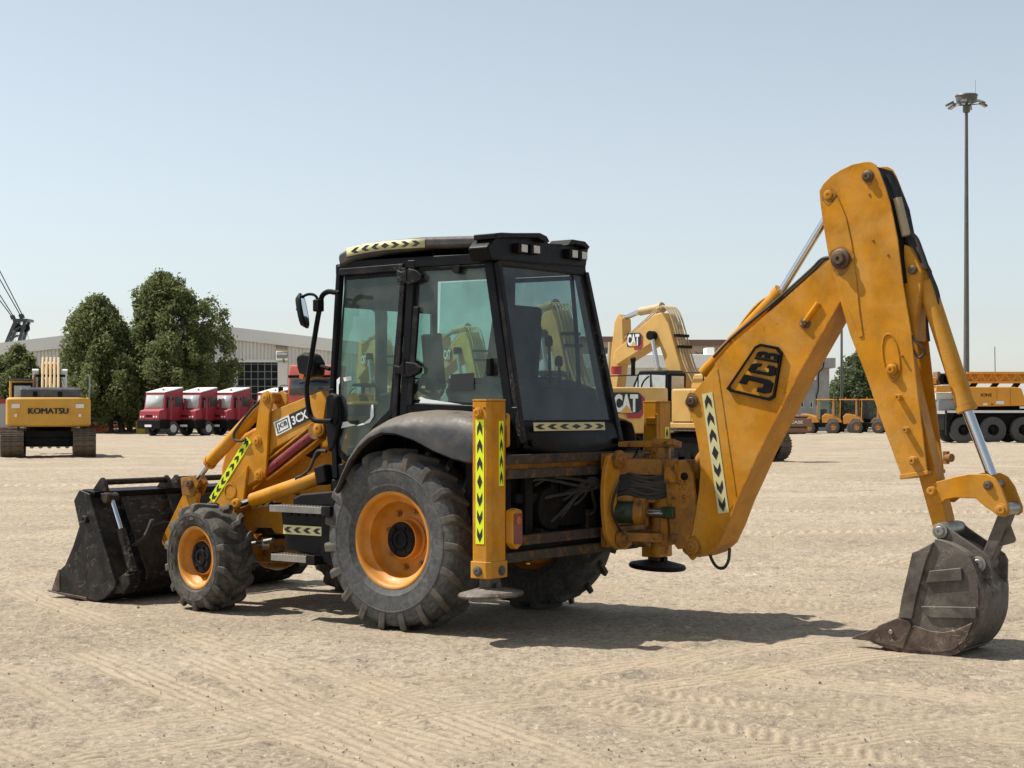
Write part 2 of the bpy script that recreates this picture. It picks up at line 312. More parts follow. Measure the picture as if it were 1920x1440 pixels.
# ================================================================ THE SETTING
OX, OY, ANG = -.337, 13.54, R(143.)
FW = Vector((math.cos(ANG), math.sin(ANG), 0)); LF = Vector((-math.sin(ANG), math.cos(ANG), 0))
def loc2w(x, y, z=0.): return Vector((OX, OY, 0))+FW*x+LF*y+Vector((0, 0, z))
def ground_material():
    m = bpy.data.materials.new('sandy_yard'); m.use_nodes = True; nt = m.node_tree; N = nt.nodes; L = nt.links; b = N['Principled BSDF']
    b.inputs['Roughness'].default_value = .93; b.inputs['Specular IOR Level'].default_value = .2
    tc = N.new('ShaderNodeTexCoord'); at = N.new('ShaderNodeAttribute'); at.attribute_name = 'pack'; ag = N.new('ShaderNodeAttribute'); ag.attribute_name = 'groove'
    def noise(sc, det=6., rg=.6, stretch=None, dist=0.):
        v = tc.outputs['Object']
        if stretch:
            mp = N.new('ShaderNodeMapping'); mp.inputs['Scale'].default_value = stretch; mp.inputs['Rotation'].default_value = (0, 0, .15); L.new(v, mp.inputs[0]); v = mp.outputs[0]
        n = N.new('ShaderNodeTexNoise'); n.inputs['Scale'].default_value = sc; n.inputs['Detail'].default_value = det; n.inputs['Roughness'].default_value = rg
        n.inputs['Distortion'].default_value = dist; L.new(v, n.inputs['Vector']); return n.outputs['Fac']
    def ramp(src, a, bb, o0=0., o1=1.):
        r = N.new('ShaderNodeMapRange'); r.interpolation_type = 'SMOOTHSTEP'; L.new(src, r.inputs[0])
        for i, q in enumerate((a, bb, o0, o1)): r.inputs[1+i].default_value = q
        return r.outputs[0]
    def mix(f, a, c, bt='MIX'):
        x = N.new('ShaderNodeMix'); x.data_type = 'RGBA'; x.blend_type = bt
        if isinstance(f, float): x.inputs[0].default_value = f
        else: L.new(f, x.inputs[0])
        for s, q in ((6, a), (7, c)):
            if isinstance(q, tuple): x.inputs[s].default_value = q+(1,)
            else: L.new(q, x.inputs[s])
        return x.outputs[2]
    def mul(a, c):
        x = N.new('ShaderNodeMath'); x.operation = 'MULTIPLY'
        for s, q in ((0, a), (1, c)):
            if isinstance(q, float): x.inputs[s].default_value = q
            else: L.new(q, x.inputs[s])
        return x.outputs[0]
    c = mix(ramp(noise(.35, 7, .6, None, .5), .33, .68), (0.365, 0.292, 0.204), (0.444, 0.359, 0.261))
    c = mix(mul(ramp(noise(.55, 8, .7, (1, 3.2, 1), .6), .48, .68), .55), c, (0.291, 0.252, 0.201))
    c = mix(mul(ramp(noise(.09, 5, .6, (1, 4., 1), .4), .48, .66), .6), c, (0.486, 0.407, 0.310))
    c = mix(mul(ramp(noise(1.7, 9, .8, (.55, 2.4, 1), .5), .53, .63), .5), c, (0.218, 0.175, 0.128))
    c = mix(mul(ramp(noise(19., 8, .9, (1, .7, 1)), .49, .57), .8), c, (0.195, 0.156, 0.112))
    c = mix(mul(ramp(noise(23., 8, .9, (1.1, .7, 1)), .52, .60), .85), c, (0.582, 0.488, 0.370))
    gr = mul(ramp(noise(1.1, 8, .75, None, .6), .53, .64), ramp(noise(17., 6, .85), .46, .57))
    c = mix(mul(gr, .75), c, (0.162, 0.145, 0.121))
    c = mix(mul(at.outputs['Fac'], .8), c, (0.510, 0.407, 0.285)); c = mix(mul(ag.outputs['Fac'], .6), c, (0.251, 0.196, 0.133))
    c = mix(mul(mul(ramp(noise(9., 7, .85, (1, .55, 1), .3), .57, .62), ramp(noise(.8, 4, .6), .40, .58)), .8), c, (0.181, 0.156, 0.123))  # shadows of grit put into the colour as sparse dark clumps
    c = mix(mul(ramp(noise(2.6, 9, .85, (.5, 1.5, 1), .4), .585, .63), .65), c, (0.191, 0.165, 0.128))  # coarser painted grit shadows for the middle distance
    c = mix(mul(ramp(noise(10., 7, .85, (1, .6, 1), .3), .585, .63), .7), c, (0.649, 0.573, 0.444))
    L.new(c, b.inputs['Base Color'])
    bp = N.new('ShaderNodeBump'); bp.inputs['Strength'].default_value = .9; bp.inputs['Distance'].default_value = .02
    h1 = N.new('ShaderNodeMath'); h1.operation = 'ADD'; L.new(noise(24., 7, .8), h1.inputs[0]); L.new(noise(6., 7, .75, None, .6), h1.inputs[1])
    L.new(h1.outputs[0], bp.inputs['Height']); L.new(bp.outputs[0], b.inputs['Normal'])
    MATS['ground'] = m
ground_material()
rng = np.random.RandomState(3)
# wheel and track marks pressed into the yard: (start, end, width, bars across?, depth)
TRK = [((-1.9, 11.0), (.05, 6.6), .42, 0, .016), ((-1.35, 11.2), (.9, 6.6), .40, 0, .014), ((-.4, 10.6), (2.0, 7.6), .42, 1, .018), ((.1, 10.7), (1.9, 8.9), .30, 1, .016),
       ((-3.6, 9.7), (-1.6, 7.0), .4, 0, .014), ((-3.9, 8.2), (-3.0, 7.2), .4, 1, .014), ((.4, 10.2), (.9, 8.4), .34, 1, .012), ((1.2, 10.9), (4.5, 8.4), .44, 0, .012),
       ((2.0, 8.8), (4.6, 7.6), .4, 0, .010), ((-9., 17.), (12., 19.5), .5, 1, .02), ((-12., 22.), (14., 24.), .6, 1, .03), ((-14., 30.), (16., 27.), .7, 1, .04),
       ((1.6, 15.2), (9., 14.2), .45, 1, .016), ((2.5, 13.2), (6.5, 17.5), .45, 0, .012), ((-14., 38.), (20., 41.), 1., 1, .05), ((-6.5, 15.5), (-2.6, 18.5), .5, 1, .02)]
TRK += [((-4.6, 7.0), (2.6, 12.4), .42, 0, .014), ((-4.0, 6.6), (3.6, 12.2), .42, 0, .014), ((1.1, 6.3), (-2.5, 11.6), .44, 0, .016), ((.45, 6.3), (-3.2, 11.7), .44, 0, .016), ((-2.2, 6.4), (-6., 12.5), .42, 0, .012),
        ((2.6, 6.5), (7.5, 13.), .42, 1, .013), ((3.3, 6.5), (8.4, 13.), .42, 1, .013), ((-.5, 7.2), (5., 10.3), .4, 0, .012), ((-7., 13.5), (-2., 22.), .45, 0, .014), ((3., 13.), (12., 26.), .5, 0, .016), ((4., 12.8), (13., 25.5), .5, 0, .016), ((1.5, 19.), (-9., 34.), .6, 0, .02)]
for k_ in range(26):
    x0 = rng.uniform(-6, 6); y0 = rng.uniform(7, 20); an = rng.choice([-.95, -.75, -.15, .12, .9])+rng.normal()*.12; ln_ = rng.uniform(2.5, 7)
    TRK.append(((x0, y0), (x0+math.cos(an)*ln_, y0+math.sin(an)*ln_), rng.uniform(.3, .5), int(rng.rand() > .6), rng.uniform(.006, .012)))
def make_ground():
    ys = [0., 2., 4., 5.5]+list(5185/np.linspace(5185/6.2, 5185/45., 640))+list(np.geomspace(46, 400, 160))+[500, 800, 1500, 3000, 7000]
    ys = np.array(ys); nc = 761; t = np.linspace(-1, 1, nc); hw = np.maximum(6., ys*(.46+.9*np.clip((ys-45)/80, 0, 1))+1.2)
    X = t[None, :]*hw[:, None]; Y = np.repeat(ys[:, None], nc, 1)
    amp = np.clip((Y-5)/8, 0, 1)
    Z = fbm(X, Y, 1.1, 1)*.03+(np.abs(fbm(X, Y*1.5, .30, 2, 4))*-.075+.01)*np.clip(fbm(X, Y, 2.1, 44)*2.4+.55, .15, 1.2)+fbm(X, Y, .11, 3, 3)*.036
    far = np.clip((Y-17)/25, 0, 1)*np.clip((240-Y)/120, 0, 1)
    Z += far*(np.abs(fbm(X, Y*2.4, 7., 5, 4))*.30-.03+fbm(X, Y*2.2, 1.6, 9, 4)*.12)
    pack = np.zeros_like(Z); groove = np.zeros_like(Z)
    for (a, b, w, bars, dp) in TRK:
        a = np.array(a); b = np.array(b); d = b-a; ln = np.hypot(*d); d = d/ln; n = np.array((-d[1], d[0]))
        sl = slice(*np.searchsorted(ys, (min(a[1], b[1])-.6, max(a[1], b[1])+.6))); Xs = X[sl]; Ys = Y[sl]
        px = Xs-a[0]; py = Ys-a[1]; s = px*d[0]+py*d[1]; q = px*n[0]+py*n[1]+.05*np.sin(s*1.3)
        q = q+fbm(Xs, Ys, .35, 23, 2)*.04; s = s+fbm(Xs, Ys, .3, 24, 2)*.04
        ends = np.clip(s/.5, 0, 1)*np.clip((ln-s)/.5, 0, 1)*np.clip(fbm(Xs, Ys, .8, 21)*2.4+.95, 0, 1)
        msk = np.clip((w/2-np.abs(q))/.05, 0, 1)*ends; rim = np.exp(-((np.abs(q)-w/2-.03)/.035)**2)*ends
        if bars: pat = np.clip(np.sin((s+np.abs(q)*.9)*2*math.pi/(.10*max(1, w/.42)))*2.2, -1, 1)
        else: pat = np.clip(np.sin(q*2*math.pi/.085)*2.4+1.2, -1, 1)
        Z[sl] = Z[sl]*(1-.55*msk)-dp*.35*msk+dp*.30*msk*pat+dp*.3*rim
        k2 = min(1., dp/.014); pack[sl] = np.maximum(pack[sl], k2*msk*(.65+.35*pat)); groove[sl] = np.maximum(groove[sl], k2*msk*np.clip(-pat-.2, 0, 1))
    # keep the yard level where the machine stands
    for lx, ly, r in ((0, .84, .9), (0, -.84, .9), (2.17, .92, .7), (2.17, -.92, .7), (3.3, 0, 1.5), (-3.7, -.6, .8)):
        p = loc2w(lx, ly); k = np.clip(1.6-np.hypot(X-p.x, Y-p.y)/r, 0, 1); Z = Z*(1-k*.75)-k*.002
    Z[ys > 260] = 0; Z -= .004
    v = np.stack([X, Y, Z], -1).reshape(-1, 3); m = len(ys); i = np.arange(m-1)[:, None]*nc+np.arange(nc-1)[None, :]
    f = np.stack([i, i+1, i+nc+1, i+nc], -1).reshape(-1, 4)
    me = bpy.data.meshes.new('ground'); me.vertices.add(len(v)); me.vertices.foreach_set('co', v.astype('f').ravel())
    me.loops.add(f.size); me.loops.foreach_set('vertex_index', f.ravel().astype('i')); me.polygons.add(len(f))
    me.polygons.foreach_set('loop_start', np.arange(0, f.size, 4).astype('i')); me.update(calc_edges=True)
    at = me.attributes.new('pack', 'FLOAT', 'POINT'); at.data.foreach_set('value', pack.ravel().astype('f')); at = me.attributes.new('groove', 'FLOAT', 'POINT'); at.data.foreach_set('value', groove.ravel().astype('f'))
    me.polygons.foreach_set('use_smooth', np.ones(len(f), bool)); me.materials.append(MATS['ground'])
    o = bpy.data.objects.new('ground', me); C.objects.link(o); return tag(o, kind='structure')
GROUND = make_ground()
def stones():
    n = 7000; y = 5185/rng.uniform(5185/6.4, 5185/30, n); x = rng.uniform(-1, 1, n)*(y*.42+.3)
    keep = fbm(x, y, 1.3, 31)+rng.rand(n)*.35 > .12; x = x[keep]; y = y[keep]; n = len(x)
    r = (.0025+.006*rng.rand(n)**3+.010*(rng.rand(n) > .994))*(.8+.03*y); base = np.array([(1, 0, -.3), (-.5, .87, -.3), (-.5, -.87, -.3), (0, .15, .75), (.45, -.3, .5)])
    tri = np.array([(0, 1, 3), (1, 2, 3), (2, 4, 3), (0, 3, 4), (0, 4, 2)]); a = rng.rand(n)*6.28; ca, sa = np.cos(a), np.sin(a)
    B = base[None]*(r[:, None, None])*(1+.5*rng.rand(n, 5, 3)); V = np.empty_like(B)
    V[..., 0] = B[..., 0]*ca[:, None]-B[..., 1]*sa[:, None]+x[:, None]; V[..., 1] = B[..., 0]*sa[:, None]+B[..., 1]*ca[:, None]+y[:, None]; V[..., 2] = B[..., 2]+.003
    F = tri[None]+np.arange(n)[:, None, None]*5
    me = bpy.data.meshes.new('gravel'); me.from_pydata(V.reshape(-1, 3).tolist(), [], F.reshape(-1, 3).tolist()); me.materials.append(MATS['stone'])
    o = bpy.data.objects.new('gravel', me); C.objects.link(o); tag(o, 'loose small stones scattered over the sandy yard', 'gravel', kind='stuff')
stones()

# ---------------------------------------------------------------- warehouse and buildings
def wall_grid(mb, x0, x1, z0, z1, y, pitch=.34, dep=.09):
    """trapezoid profiled cladding standing on the plane y, facing -y; z1 may be a function of x"""
    x = x0; pts = []
    while x < x1-.01:
        for dx, dd in ((0, 0), (.12, 0), (.16, dep), (.40, dep), (.44, 0)):
            xx = x+dx*pitch/.45
            if xx <= x1: pts.append((xx, y-dd))
        x += pitch
    top = z1 if callable(z1) else (lambda q: z1)
    mb.sheet([[(a, b, z0) for a, b in pts], [(a, b, top(a)) for a, b in pts]]); return mb
def warehouse():
    D = 152.; k = D/3050.; X = lambda u: (u-960)*k; Z = lambda v: 1.7+(774-v)*k
    t = thing('warehouse', 'pale ribbed metal warehouse with glazed roller doors behind the trees', 'warehouse', (0, D, 0))
    ridge = lambda x: Z(603)-abs(x-X(345))*.118
    eave = lambda x: ridge(x)-1.15
    w = MB(); xl, xr = X(-60), X(745)
    doors = [(X(372), X(437)), (X(445), X(521))]; zt = Z(679)
    wall_grid(w, xl, doors[0][0], 0, eave, 0); wall_grid(w, doors[0][0], doors[1][1], zt, eave, 0); wall_grid(w, doors[1][1]+.9, xr, 0, eave, 0)
    w.bb((xl, .06, 0), (xl+.2, 50, Z(680))); w.bb((xr-.2, .06, 0), (xr, 50, Z(680)))
    wo = w.build('wall', 'cladding', t, fix=False)
    p = MB(); p.bb((doors[0][1], -.12, 0), (doors[1][0], .2, zt)); p.bb((doors[1][1], -.14, 0), (doors[1][1]+.9, .2, zt+.05)); p.bb((doors[0][0]-.5, -.14, zt), (doors[1][1]+.9, -.02, zt+.25))
    p.build('door_surround', 'clad_roof', t)
    r = MB(); pts = [(xl-.4, ridge(xl-.4)), (X(345), ridge(X(345))), (xr+.4, ridge(xr+.4)), (xr+.4, eave(xr+.4)), (X(345), eave(X(345))), (xl-.4, eave(xl-.4))]
    r.prism(pts, 'y', -.5, -.15); rf = r.build('fascia', 'clad_roof', t)
    r = MB(); pts = [(xl-.4, ridge(xl)-.3), (X(345), ridge(X(345))-.25), (xr+.4, ridge(xr)-.3), (xr+.4, ridge(xr)-.5), (X(345), ridge(X(345))-.5), (xl-.4, ridge(xl)-.5)]
    r.prism(pts, 'y', -.14, 60); r.build('roof', 'clad_roof', t)
    for a, b in doors:
        g = MB(); g.bb((a, .28, 0), (b, .34, zt)); d = g.build('door', 'dark_glass', t)
        n = max(3, round((b-a)/.62)); m = MB()
        for i in range(n+1): x = a+(b-a)*i/n; m.bb((x-.035, .2, 0), (x+.035, .275, zt))
        z = 0
        while z < zt: m.bb((a+.04, .205, z), (b-.04, .27, z+.07)); z += .69
        m.build('glazing_bars', 'galv', d)
    f = MB(); f.box((X(531), -.7, Z(667)), (1.0, .5, .45), Matrix.Rotation(.5, 3, 'X')); f.cyl((X(533), -.5, Z(672)), (X(533), -.1, Z(680)), .08); f.build('floodlight', 'galv', t, .03)
warehouse()
def grey_building():
    D = 150.; k = D/3050.; X = lambda u: (u-960)*k; Z = lambda v: 1.7+(774-v)*k
    t = thing('grey_building', 'grey rendered flat-roofed building behind the row of forklifts', 'building', (0, D, 0))
    MB().bb((X(1380), 0, 0), (X(1555), 14, Z(690))).build('wall', 'concrete', t)
    MB().bb((X(1376), -.5, Z(690)), (X(1565), 14.5, Z(671))).build('parapet', 'concrete', t, .05)
    for u in (1442, 1470, 1504, 1521):
        w = MB().bb((X(u-2.5), -.04, Z(764)), (X(u+2.5), .1, Z(753))).build('window', 'clad_roof', t); MB().bb((X(u-1.6), -.06, Z(763)), (X(u+1.6), -.045, Z(754))).build('pane', 'dark_glass', w)
    MB().tube([(X(1543), -.55, Z(672)), (X(1541), -.55, Z(690)), (X(1535), -.08, Z(700)), (X(1534), -.08, Z(730)), (X(1531), -.08, Z(742)), (X(1531), -.08, Z(760))], .05, 6).build('cable', 'machine_black', t)
    MB().bb((X(1525), -.2, Z(712)), (X(1530), 0, Z(705))).build('wall_box', 'clad_roof', t)
grey_building()
def site_wall():
    D = 140.; k = D/3050.; X = lambda u: (u-960)*k; Z = lambda v: 1.7+(774-v)*k
    t = thing('low_building', 'long pale green flat-roofed building behind the yellow excavators', 'building', (0, D, 0))
    MB().bb((X(1080), 0, 0), (X(1385), 10, Z(690))).build('wall', 'pale_wall', t)
    MB().bb((X(1078), -.6, Z(690)), (X(1388), 10.5, Z(665))).build('roof_band', 'clad_roof', t, .05)
    MB().bb((X(1329), 2, Z(665)), (X(1345), 4, Z(650))).build('roof_unit', 'clad_roof', t, .05)
    D2 = 210.; k2 = D2/3050.; X2 = lambda u: (u-960)*k2; Z2 = lambda v: 1.7+(774-v)*k2
    t = thing('brown_building', 'brown and tan house showing far off between cab and excavator arm', 'building', (0, D2, 0))
    MB().bb((X2(1040), 0, 0), (X2(1160), 9, Z2(640))).build('wall', 'tan_wall', t)
    MB().bb((X2(1035), -.5, Z2(640)), (X2(1165), 9.5, Z2(631))).build('roof', 'brown_wall', t, .05)
    for u in (1125, 1138):
        MB().bb((X2(u-4), -.05, Z2(662)), (X2(u+4), .2, Z2(652))).build('window', 'dark_glass', t)
    t = thing('brown_building', 'dark brown low house far off left of the palms', 'building', (0, D2+15, 0))
    k2 = (D2+15)/3050.
    MB().bb(((1275-960)*k2, 0, 0), ((1410-960)*k2, 9, 1.7+(774-648)*k2)).build('wall', 'tan_wall', t)
    MB().bb(((1270-960)*k2, -.5, 1.7+(774-648)*k2), ((1412-960)*k2, 9.4, 1.7+(774-637)*k2)).build('roof', 'brown_wall', t, .05)
site_wall()
def banner():
    D = 141.; k = D/3050.; X = lambda u: (u-960)*k; Z = lambda v: 1.7+(774-v)*k
    t = thing('banner_wall', 'white hoarding with black lettering and orange foot behind the tree trunks', 'hoarding', (0, D, 0))
    xs = np.linspace(X(150), X(300), 9)
    for a, b in zip(xs[:-1], xs[1:]): MB().bb((a+.02, 0, Z(803)), (b-.02, .1, Z(763))).build('panel', 'banner', t)
    MB().bb((xs[0], -.03, 0), (xs[-1], .12, Z(797))).build('foot_strip', 'orange_strip', t)
    b = MB(); text(b, 'rbauction.com', (X(192), -.01, Z(789)), (1, 0, 0), (0, 0, 1), X(275)-X(192), Z(768)-Z(789), .01, .012); b.build('lettering', 'print_black', t, fix=False)
    t2 = thing('site_container', 'grey and red low cabin at the left edge behind the excavator', 'container', (0, 120., 0)); k = 120/3050.
    MB().bb(((-60-960)*k, 0, 0), ((14-960)*k, 2.4, 1.7+(774-756)*k)).build('body', 'concrete', t2, .03); MB().bb(((-62-960)*k, -.1, 1.7+(774-756)*k), ((15-960)*k, 2.5, 1.7+(774-748)*k)).build('roof_rail', 'truck_red', t2)
    MB().bb(((-61-960)*k, -.06, .02), ((14.5-960)*k, -.003, .6)).build('skirt', 'truck_red', t2)
    k = 133/3050.; t3 = MB().lathe([(.0, 0), (.36, 0), (.42, .95), (.45, .97), (.45, 1.02), (.36, 1.02), (.34, .1), (0, .08)], 20, ((264-960)*k, 133, 0), (0, 0, 1)).build('bin', 'bin_yellow')
    tag(t3, 'yellow open-topped bin standing by the tree trunks', 'bin')
    k = 134/3050.; rs = random.Random(4); b = MB()
    b.sheet([[((u-960)*k, 134+d*6., .55*math.sin(math.pi*d/5)*(1 if 0 < d < 5 else 0)*(.7+.6*rs.random())*max(0, min(1, (u-160)/15, (300-u)/15))) for u in range(155, 306, 6)] for d in range(6)])
    tag(b.build('planting_bed', 'stone', None, fix=False), kind='structure')
banner()
# ---------------------------------------------------------------- trees
def leaf_mesh(name, m, parent, lobes, n, size, seed, droop=0.):
    rs = np.random.RandomState(seed); L = np.array(lobes, float); vol = (L[:, 3]*L[:, 4]*L[:, 5])**.75; idx = rs.choice(len(L), n, p=vol/vol.sum()); c = L[idx]
    d = rs.normal(size=(n, 3)); d /= np.linalg.norm(d, axis=1)[:, None]; rad = rs.uniform(.35, 1.06, n)**.6
    # twigs: leaves gather into clumps on the lobe
    nk = max(30, n//14); kd = rs.normal(size=(nk, 3)); kd /= np.linalg.norm(kd, axis=1)[:, None]; kk = rs.randint(0, nk, n); d = d*.45+kd[kk]+np.array((0, 0, .2)); d /= np.linalg.norm(d, axis=1)[:, None]
    rad = np.clip(rad*.25+rs.uniform(.55, 1.2, nk)[kk]*.75, .3, 1.3)+(rs.rand(nk)[kk] > .9)*rs.uniform(.2, .7, nk)[kk]
    P = c[:, :3]+d*c[:, 3:6]*rad[:, None]+rs.normal(size=(n, 3))*size*.3
    nrm = d+rs.normal(size=(n, 3))*.8; nrm /= np.linalg.norm(nrm, axis=1)[:, None]; a = np.cross(nrm, rs.normal(size=(n, 3))); a /= np.linalg.norm(a, axis=1)[:, None]; b = np.cross(nrm, a)
    s = size*rs.uniform(.55, 1.25, n)[:, None]; V = np.stack([P-a*s, P-b*s*.45+nrm*s*.12, P+a*s, P+b*s*.45+nrm*s*.12], 1).reshape(-1, 3)
    F = np.arange(n*4).reshape(-1, 4)
    me = bpy.data.meshes.new(name); me.from_pydata(V.tolist(), [], F.tolist()); me.materials.append(MATS[m])
    tn = np.repeat(np.clip(rs.normal(.45, .22, n)+.25*(rs.rand(nk)[kk]-.5), 0, 1), 4); at = me.attributes.new('tone', 'FLOAT', 'POINT'); at.data.foreach_set('value', tn.astype('f'))
    o = bpy.data.objects.new(name, me); C.objects.link(o); o.parent = parent; return o
def tree(label, u, D, h, w, trunk_h, seed, nl=26, n=26000, size=.22, m='leaf', cone=.55, trunks=((0, 0),), group='trees along the yard edge', lean=0., name='tree'):
    rs = random.Random(seed); X = (u-960)*D/3050.; t = thing(name, label, 'tree', (X, D, 0), 0, group)
    lob = []
    nb = nl*7; bum = [(rs.random()*6.28, rs.uniform(.1, .95), rs.uniform(-.60, .42)) for _ in range(26)]
    for i in range(nb):
        q = (i+.5)/nb; z = trunk_h*.75+(h-trunk_h*.75)*(.04+.93*q); prof = min(1, .62+q*1.6)*max(.10, (1-q**(2.6-2*cone))**.62)
        a = i*2.39996+rs.random()*.7; prof *= 1+sum(m_*math.exp(-((a-a_+math.pi) % (2*math.pi)-math.pi)**2/.45-((q-q_)/.13)**2) for a_, q_, m_ in bum); rr = w/2*prof*math.sqrt(rs.uniform(.10, .98)); s = rs.uniform(.42, .95)*(1-.3*q)*min(1, w/7)
        lob.append((rr*math.cos(a)+lean*q, rr*math.sin(a), z-s*.4, s, s, s*rs.uniform(.9, 1.35)))
    b = MB(); limbs = MB()
    for tx, ty in trunks:
        b.tube([(tx, ty, -.1), (tx+rs.uniform(-.15, .15), ty, trunk_h*.7), (tx*.6, ty*.6, trunk_h*1.6), (lean*.5, 0, h*.7)], .02*h*.9, 8, 4)
    for L in lob[::9]:
        limbs.tube([(lean*.2, 0, max(trunk_h*.8, L[2]-h*.2)), (L[0]*.5, L[1]*.5, L[2]-.4), (L[0], L[1], L[2])], .005*h, 5, 3)
    tr = b.build('trunk', 'bark', t); limbs.build('limbs', 'bark', tr)
    leaf_mesh('crown', m, t, lob, n, size, seed)
    return t
tree('tallest dense dark tree, broad crown, right of the pair by the warehouse', 308, 137, 13.6, 12.4, 1.6, 1, 52, 66000, .18, cone=.22, trunks=((-2.8, -.5), (-3.5, .4)))
tree('narrower dark tree with pointed top, left of the tall tree', 182, 135, 11.4, 10.2, 1.4, 2, 38, 44000, .18, cone=.62, trunks=((1.3, -.4), (2.0, 0)))
tree('dark bushy tree at the left edge under the lattice crane', 34, 140, 7.4, 6.2, 1.4, 3, 20, 20000, .2, cone=.35)
tree('small dark tree filling the gap left of the pointed tree', 128, 139, 5.6, 4.2, 1.0, 14, 16, 12000, .2, cone=.4)
tree('pale green airy tree behind the forklifts, right of grey building', 1612, 165, 7.9, 6.6, 1.6, 5, 20, 13000, .22, 'leaf_pale', cone=.45)
tree('low green bushy tree against the grey building corner', 1575, 172, 5.0, 5.4, .8, 6, 16, 12000, .22, 'leaf_pale', cone=.3)
tree('small shrub-like tree in front of the far brown house', 1152, 200, 8.6, 3.4, .8, 7, 12, 7000, .22, 'leaf_pale', cone=.3)
def palm(label, u, D, h, seed):
    rs = random.Random(seed); X = (u-960)*D/3050.; t = thing('palm_tree', label, 'palm', (X, D, 0), 0, 'palms behind the pale building')
    MB().tube([(0, 0, -.1), (.1, 0, h*.5), (0, 0, h)], .18, 8).build('trunk', 'bark', t)
    b = MB()
    for i in range(26):
        a = rs.random()*6.28; el = rs.uniform(.05, 1.3); L = rs.uniform(2.0, 2.9); pts = []
        for j in range(7):
            s = j/6; pts.append(Vector((math.cos(a)*L*s*math.cos(el), math.sin(a)*L*s*math.cos(el), h+L*s*math.sin(el)-1.2*s*s)))
        b.tube(pts, .02, 4, 1, False)
        for j in range(1, 7):
            p = pts[j]; d = (pts[j]-pts[j-1]).normalized(); sd = d.cross(Vector((0, 0, 1))).normalized()
            for q in range(3):
                pp = p-d*q*.14
                for sg in (-1, 1):
                    e = pp+sd*sg*.5*(1.1-.6*j/6)+d*.32-Vector((0, 0, .1)); b.add([pp-d*.03, pp+d*.03, e], [(0, 1, 2)])
    o = b.build('crown', 'palm_leaf', t, fix=False)
    return t
for i, (u, q) in enumerate(((1318, 'leftmost palm crown above the pale green building'), (1340, 'middle palm crown above the pale green building'), (1362, 'rightmost palm crown, partly behind the raised boom'))): palm(q, u, 178+i*2, 6.9+.5*(i == 1), i)
# ---------------------------------------------------------------- light masts, lattice crane
def mast(label, u, D, top_v, r0, r1, head):
    k = D/3050.; H = 1.7+(774-top_v)*k; t = thing('light_mast', label, 'light mast', ((u-960)*k, D, 0), 0, 'yard light masts')
    MB().lathe([(r0*1.6, 0), (r0*1.6, .06), (r0, .07), (r1, H), (0, H)], 16, (0, 0, 0), (0, 0, 1)).build('pole', 'mast_grey', t)
    if head:
        MB().lathe([(0, H+.0), (.72, H), (.78, H+.34), (.78, H+.40), (.83, H+.42), (.78, H+.52), (0, H+.58)], 28, (0, 0, 0), (0, 0, 1)).build('head_ring', 'mast_grey', t)
        ar = MB()
        for i in range(6):
            a = i*math.pi/3+.12; c, s = math.cos(a), math.sin(a); ar.cyl((0, 0, H-.25), (1.05*c, 1.05*s, H-.12), .035, n=8); ar.cyl((.5*c, .5*s, H-.18), (.5*c, .5*s, H+.02), .03, n=6)
            f = MB(); rot = Matrix.Rotation(a, 3, 'Z') @ Matrix.Rotation(R(28), 3, 'Y'); f.box(Vector((1.28*c, 1.28*s, H-.17)), (.56, .42, .16), rot); fo = f.build('floodlight', 'mast_grey', t, .03)
            g = MB(); g.box(Vector((1.28*c, 1.28*s, H-.17))+rot @ Vector((.04, 0, -.085)), (.42, .32, .012), rot); g.build('lens', 'lamp_lens', fo)
        ar.build('arms', 'mast_grey', t); MB().cyl((.66, 0, H+.45), (.66, 0, H+1.6), .012, n=6).build('lightning_rod', 'mast_grey', t); MB().lathe([(.16, H-.8), (.26, H-.75), (.26, H-.3), (.14, H-.25)], 14, (0, 0, 0), (0, 0, 1)).build('winch_collar', 'mast_grey', t)
mast('tall grey floodlight mast with round head, right of the digger arm', 1812, 119, 191, .24, .11, True)
mast('thin grey mast seen in the gap between boom and dipper', 1578, 160, 420, .15, .08, False)
def antenna():
    k = 150/3050.; t = thing('antenna', 'thin leaning antenna rod above the yellow truck crane', 'antenna', ((1866-960)*k, 150, 0))
    MB().tube([(0, 0, 0), (0, 0, 5), (-.05, 0, 1.7+(774-650)*k)], .05, 6, 1, False).build('rod', 'galv', t)
antenna()
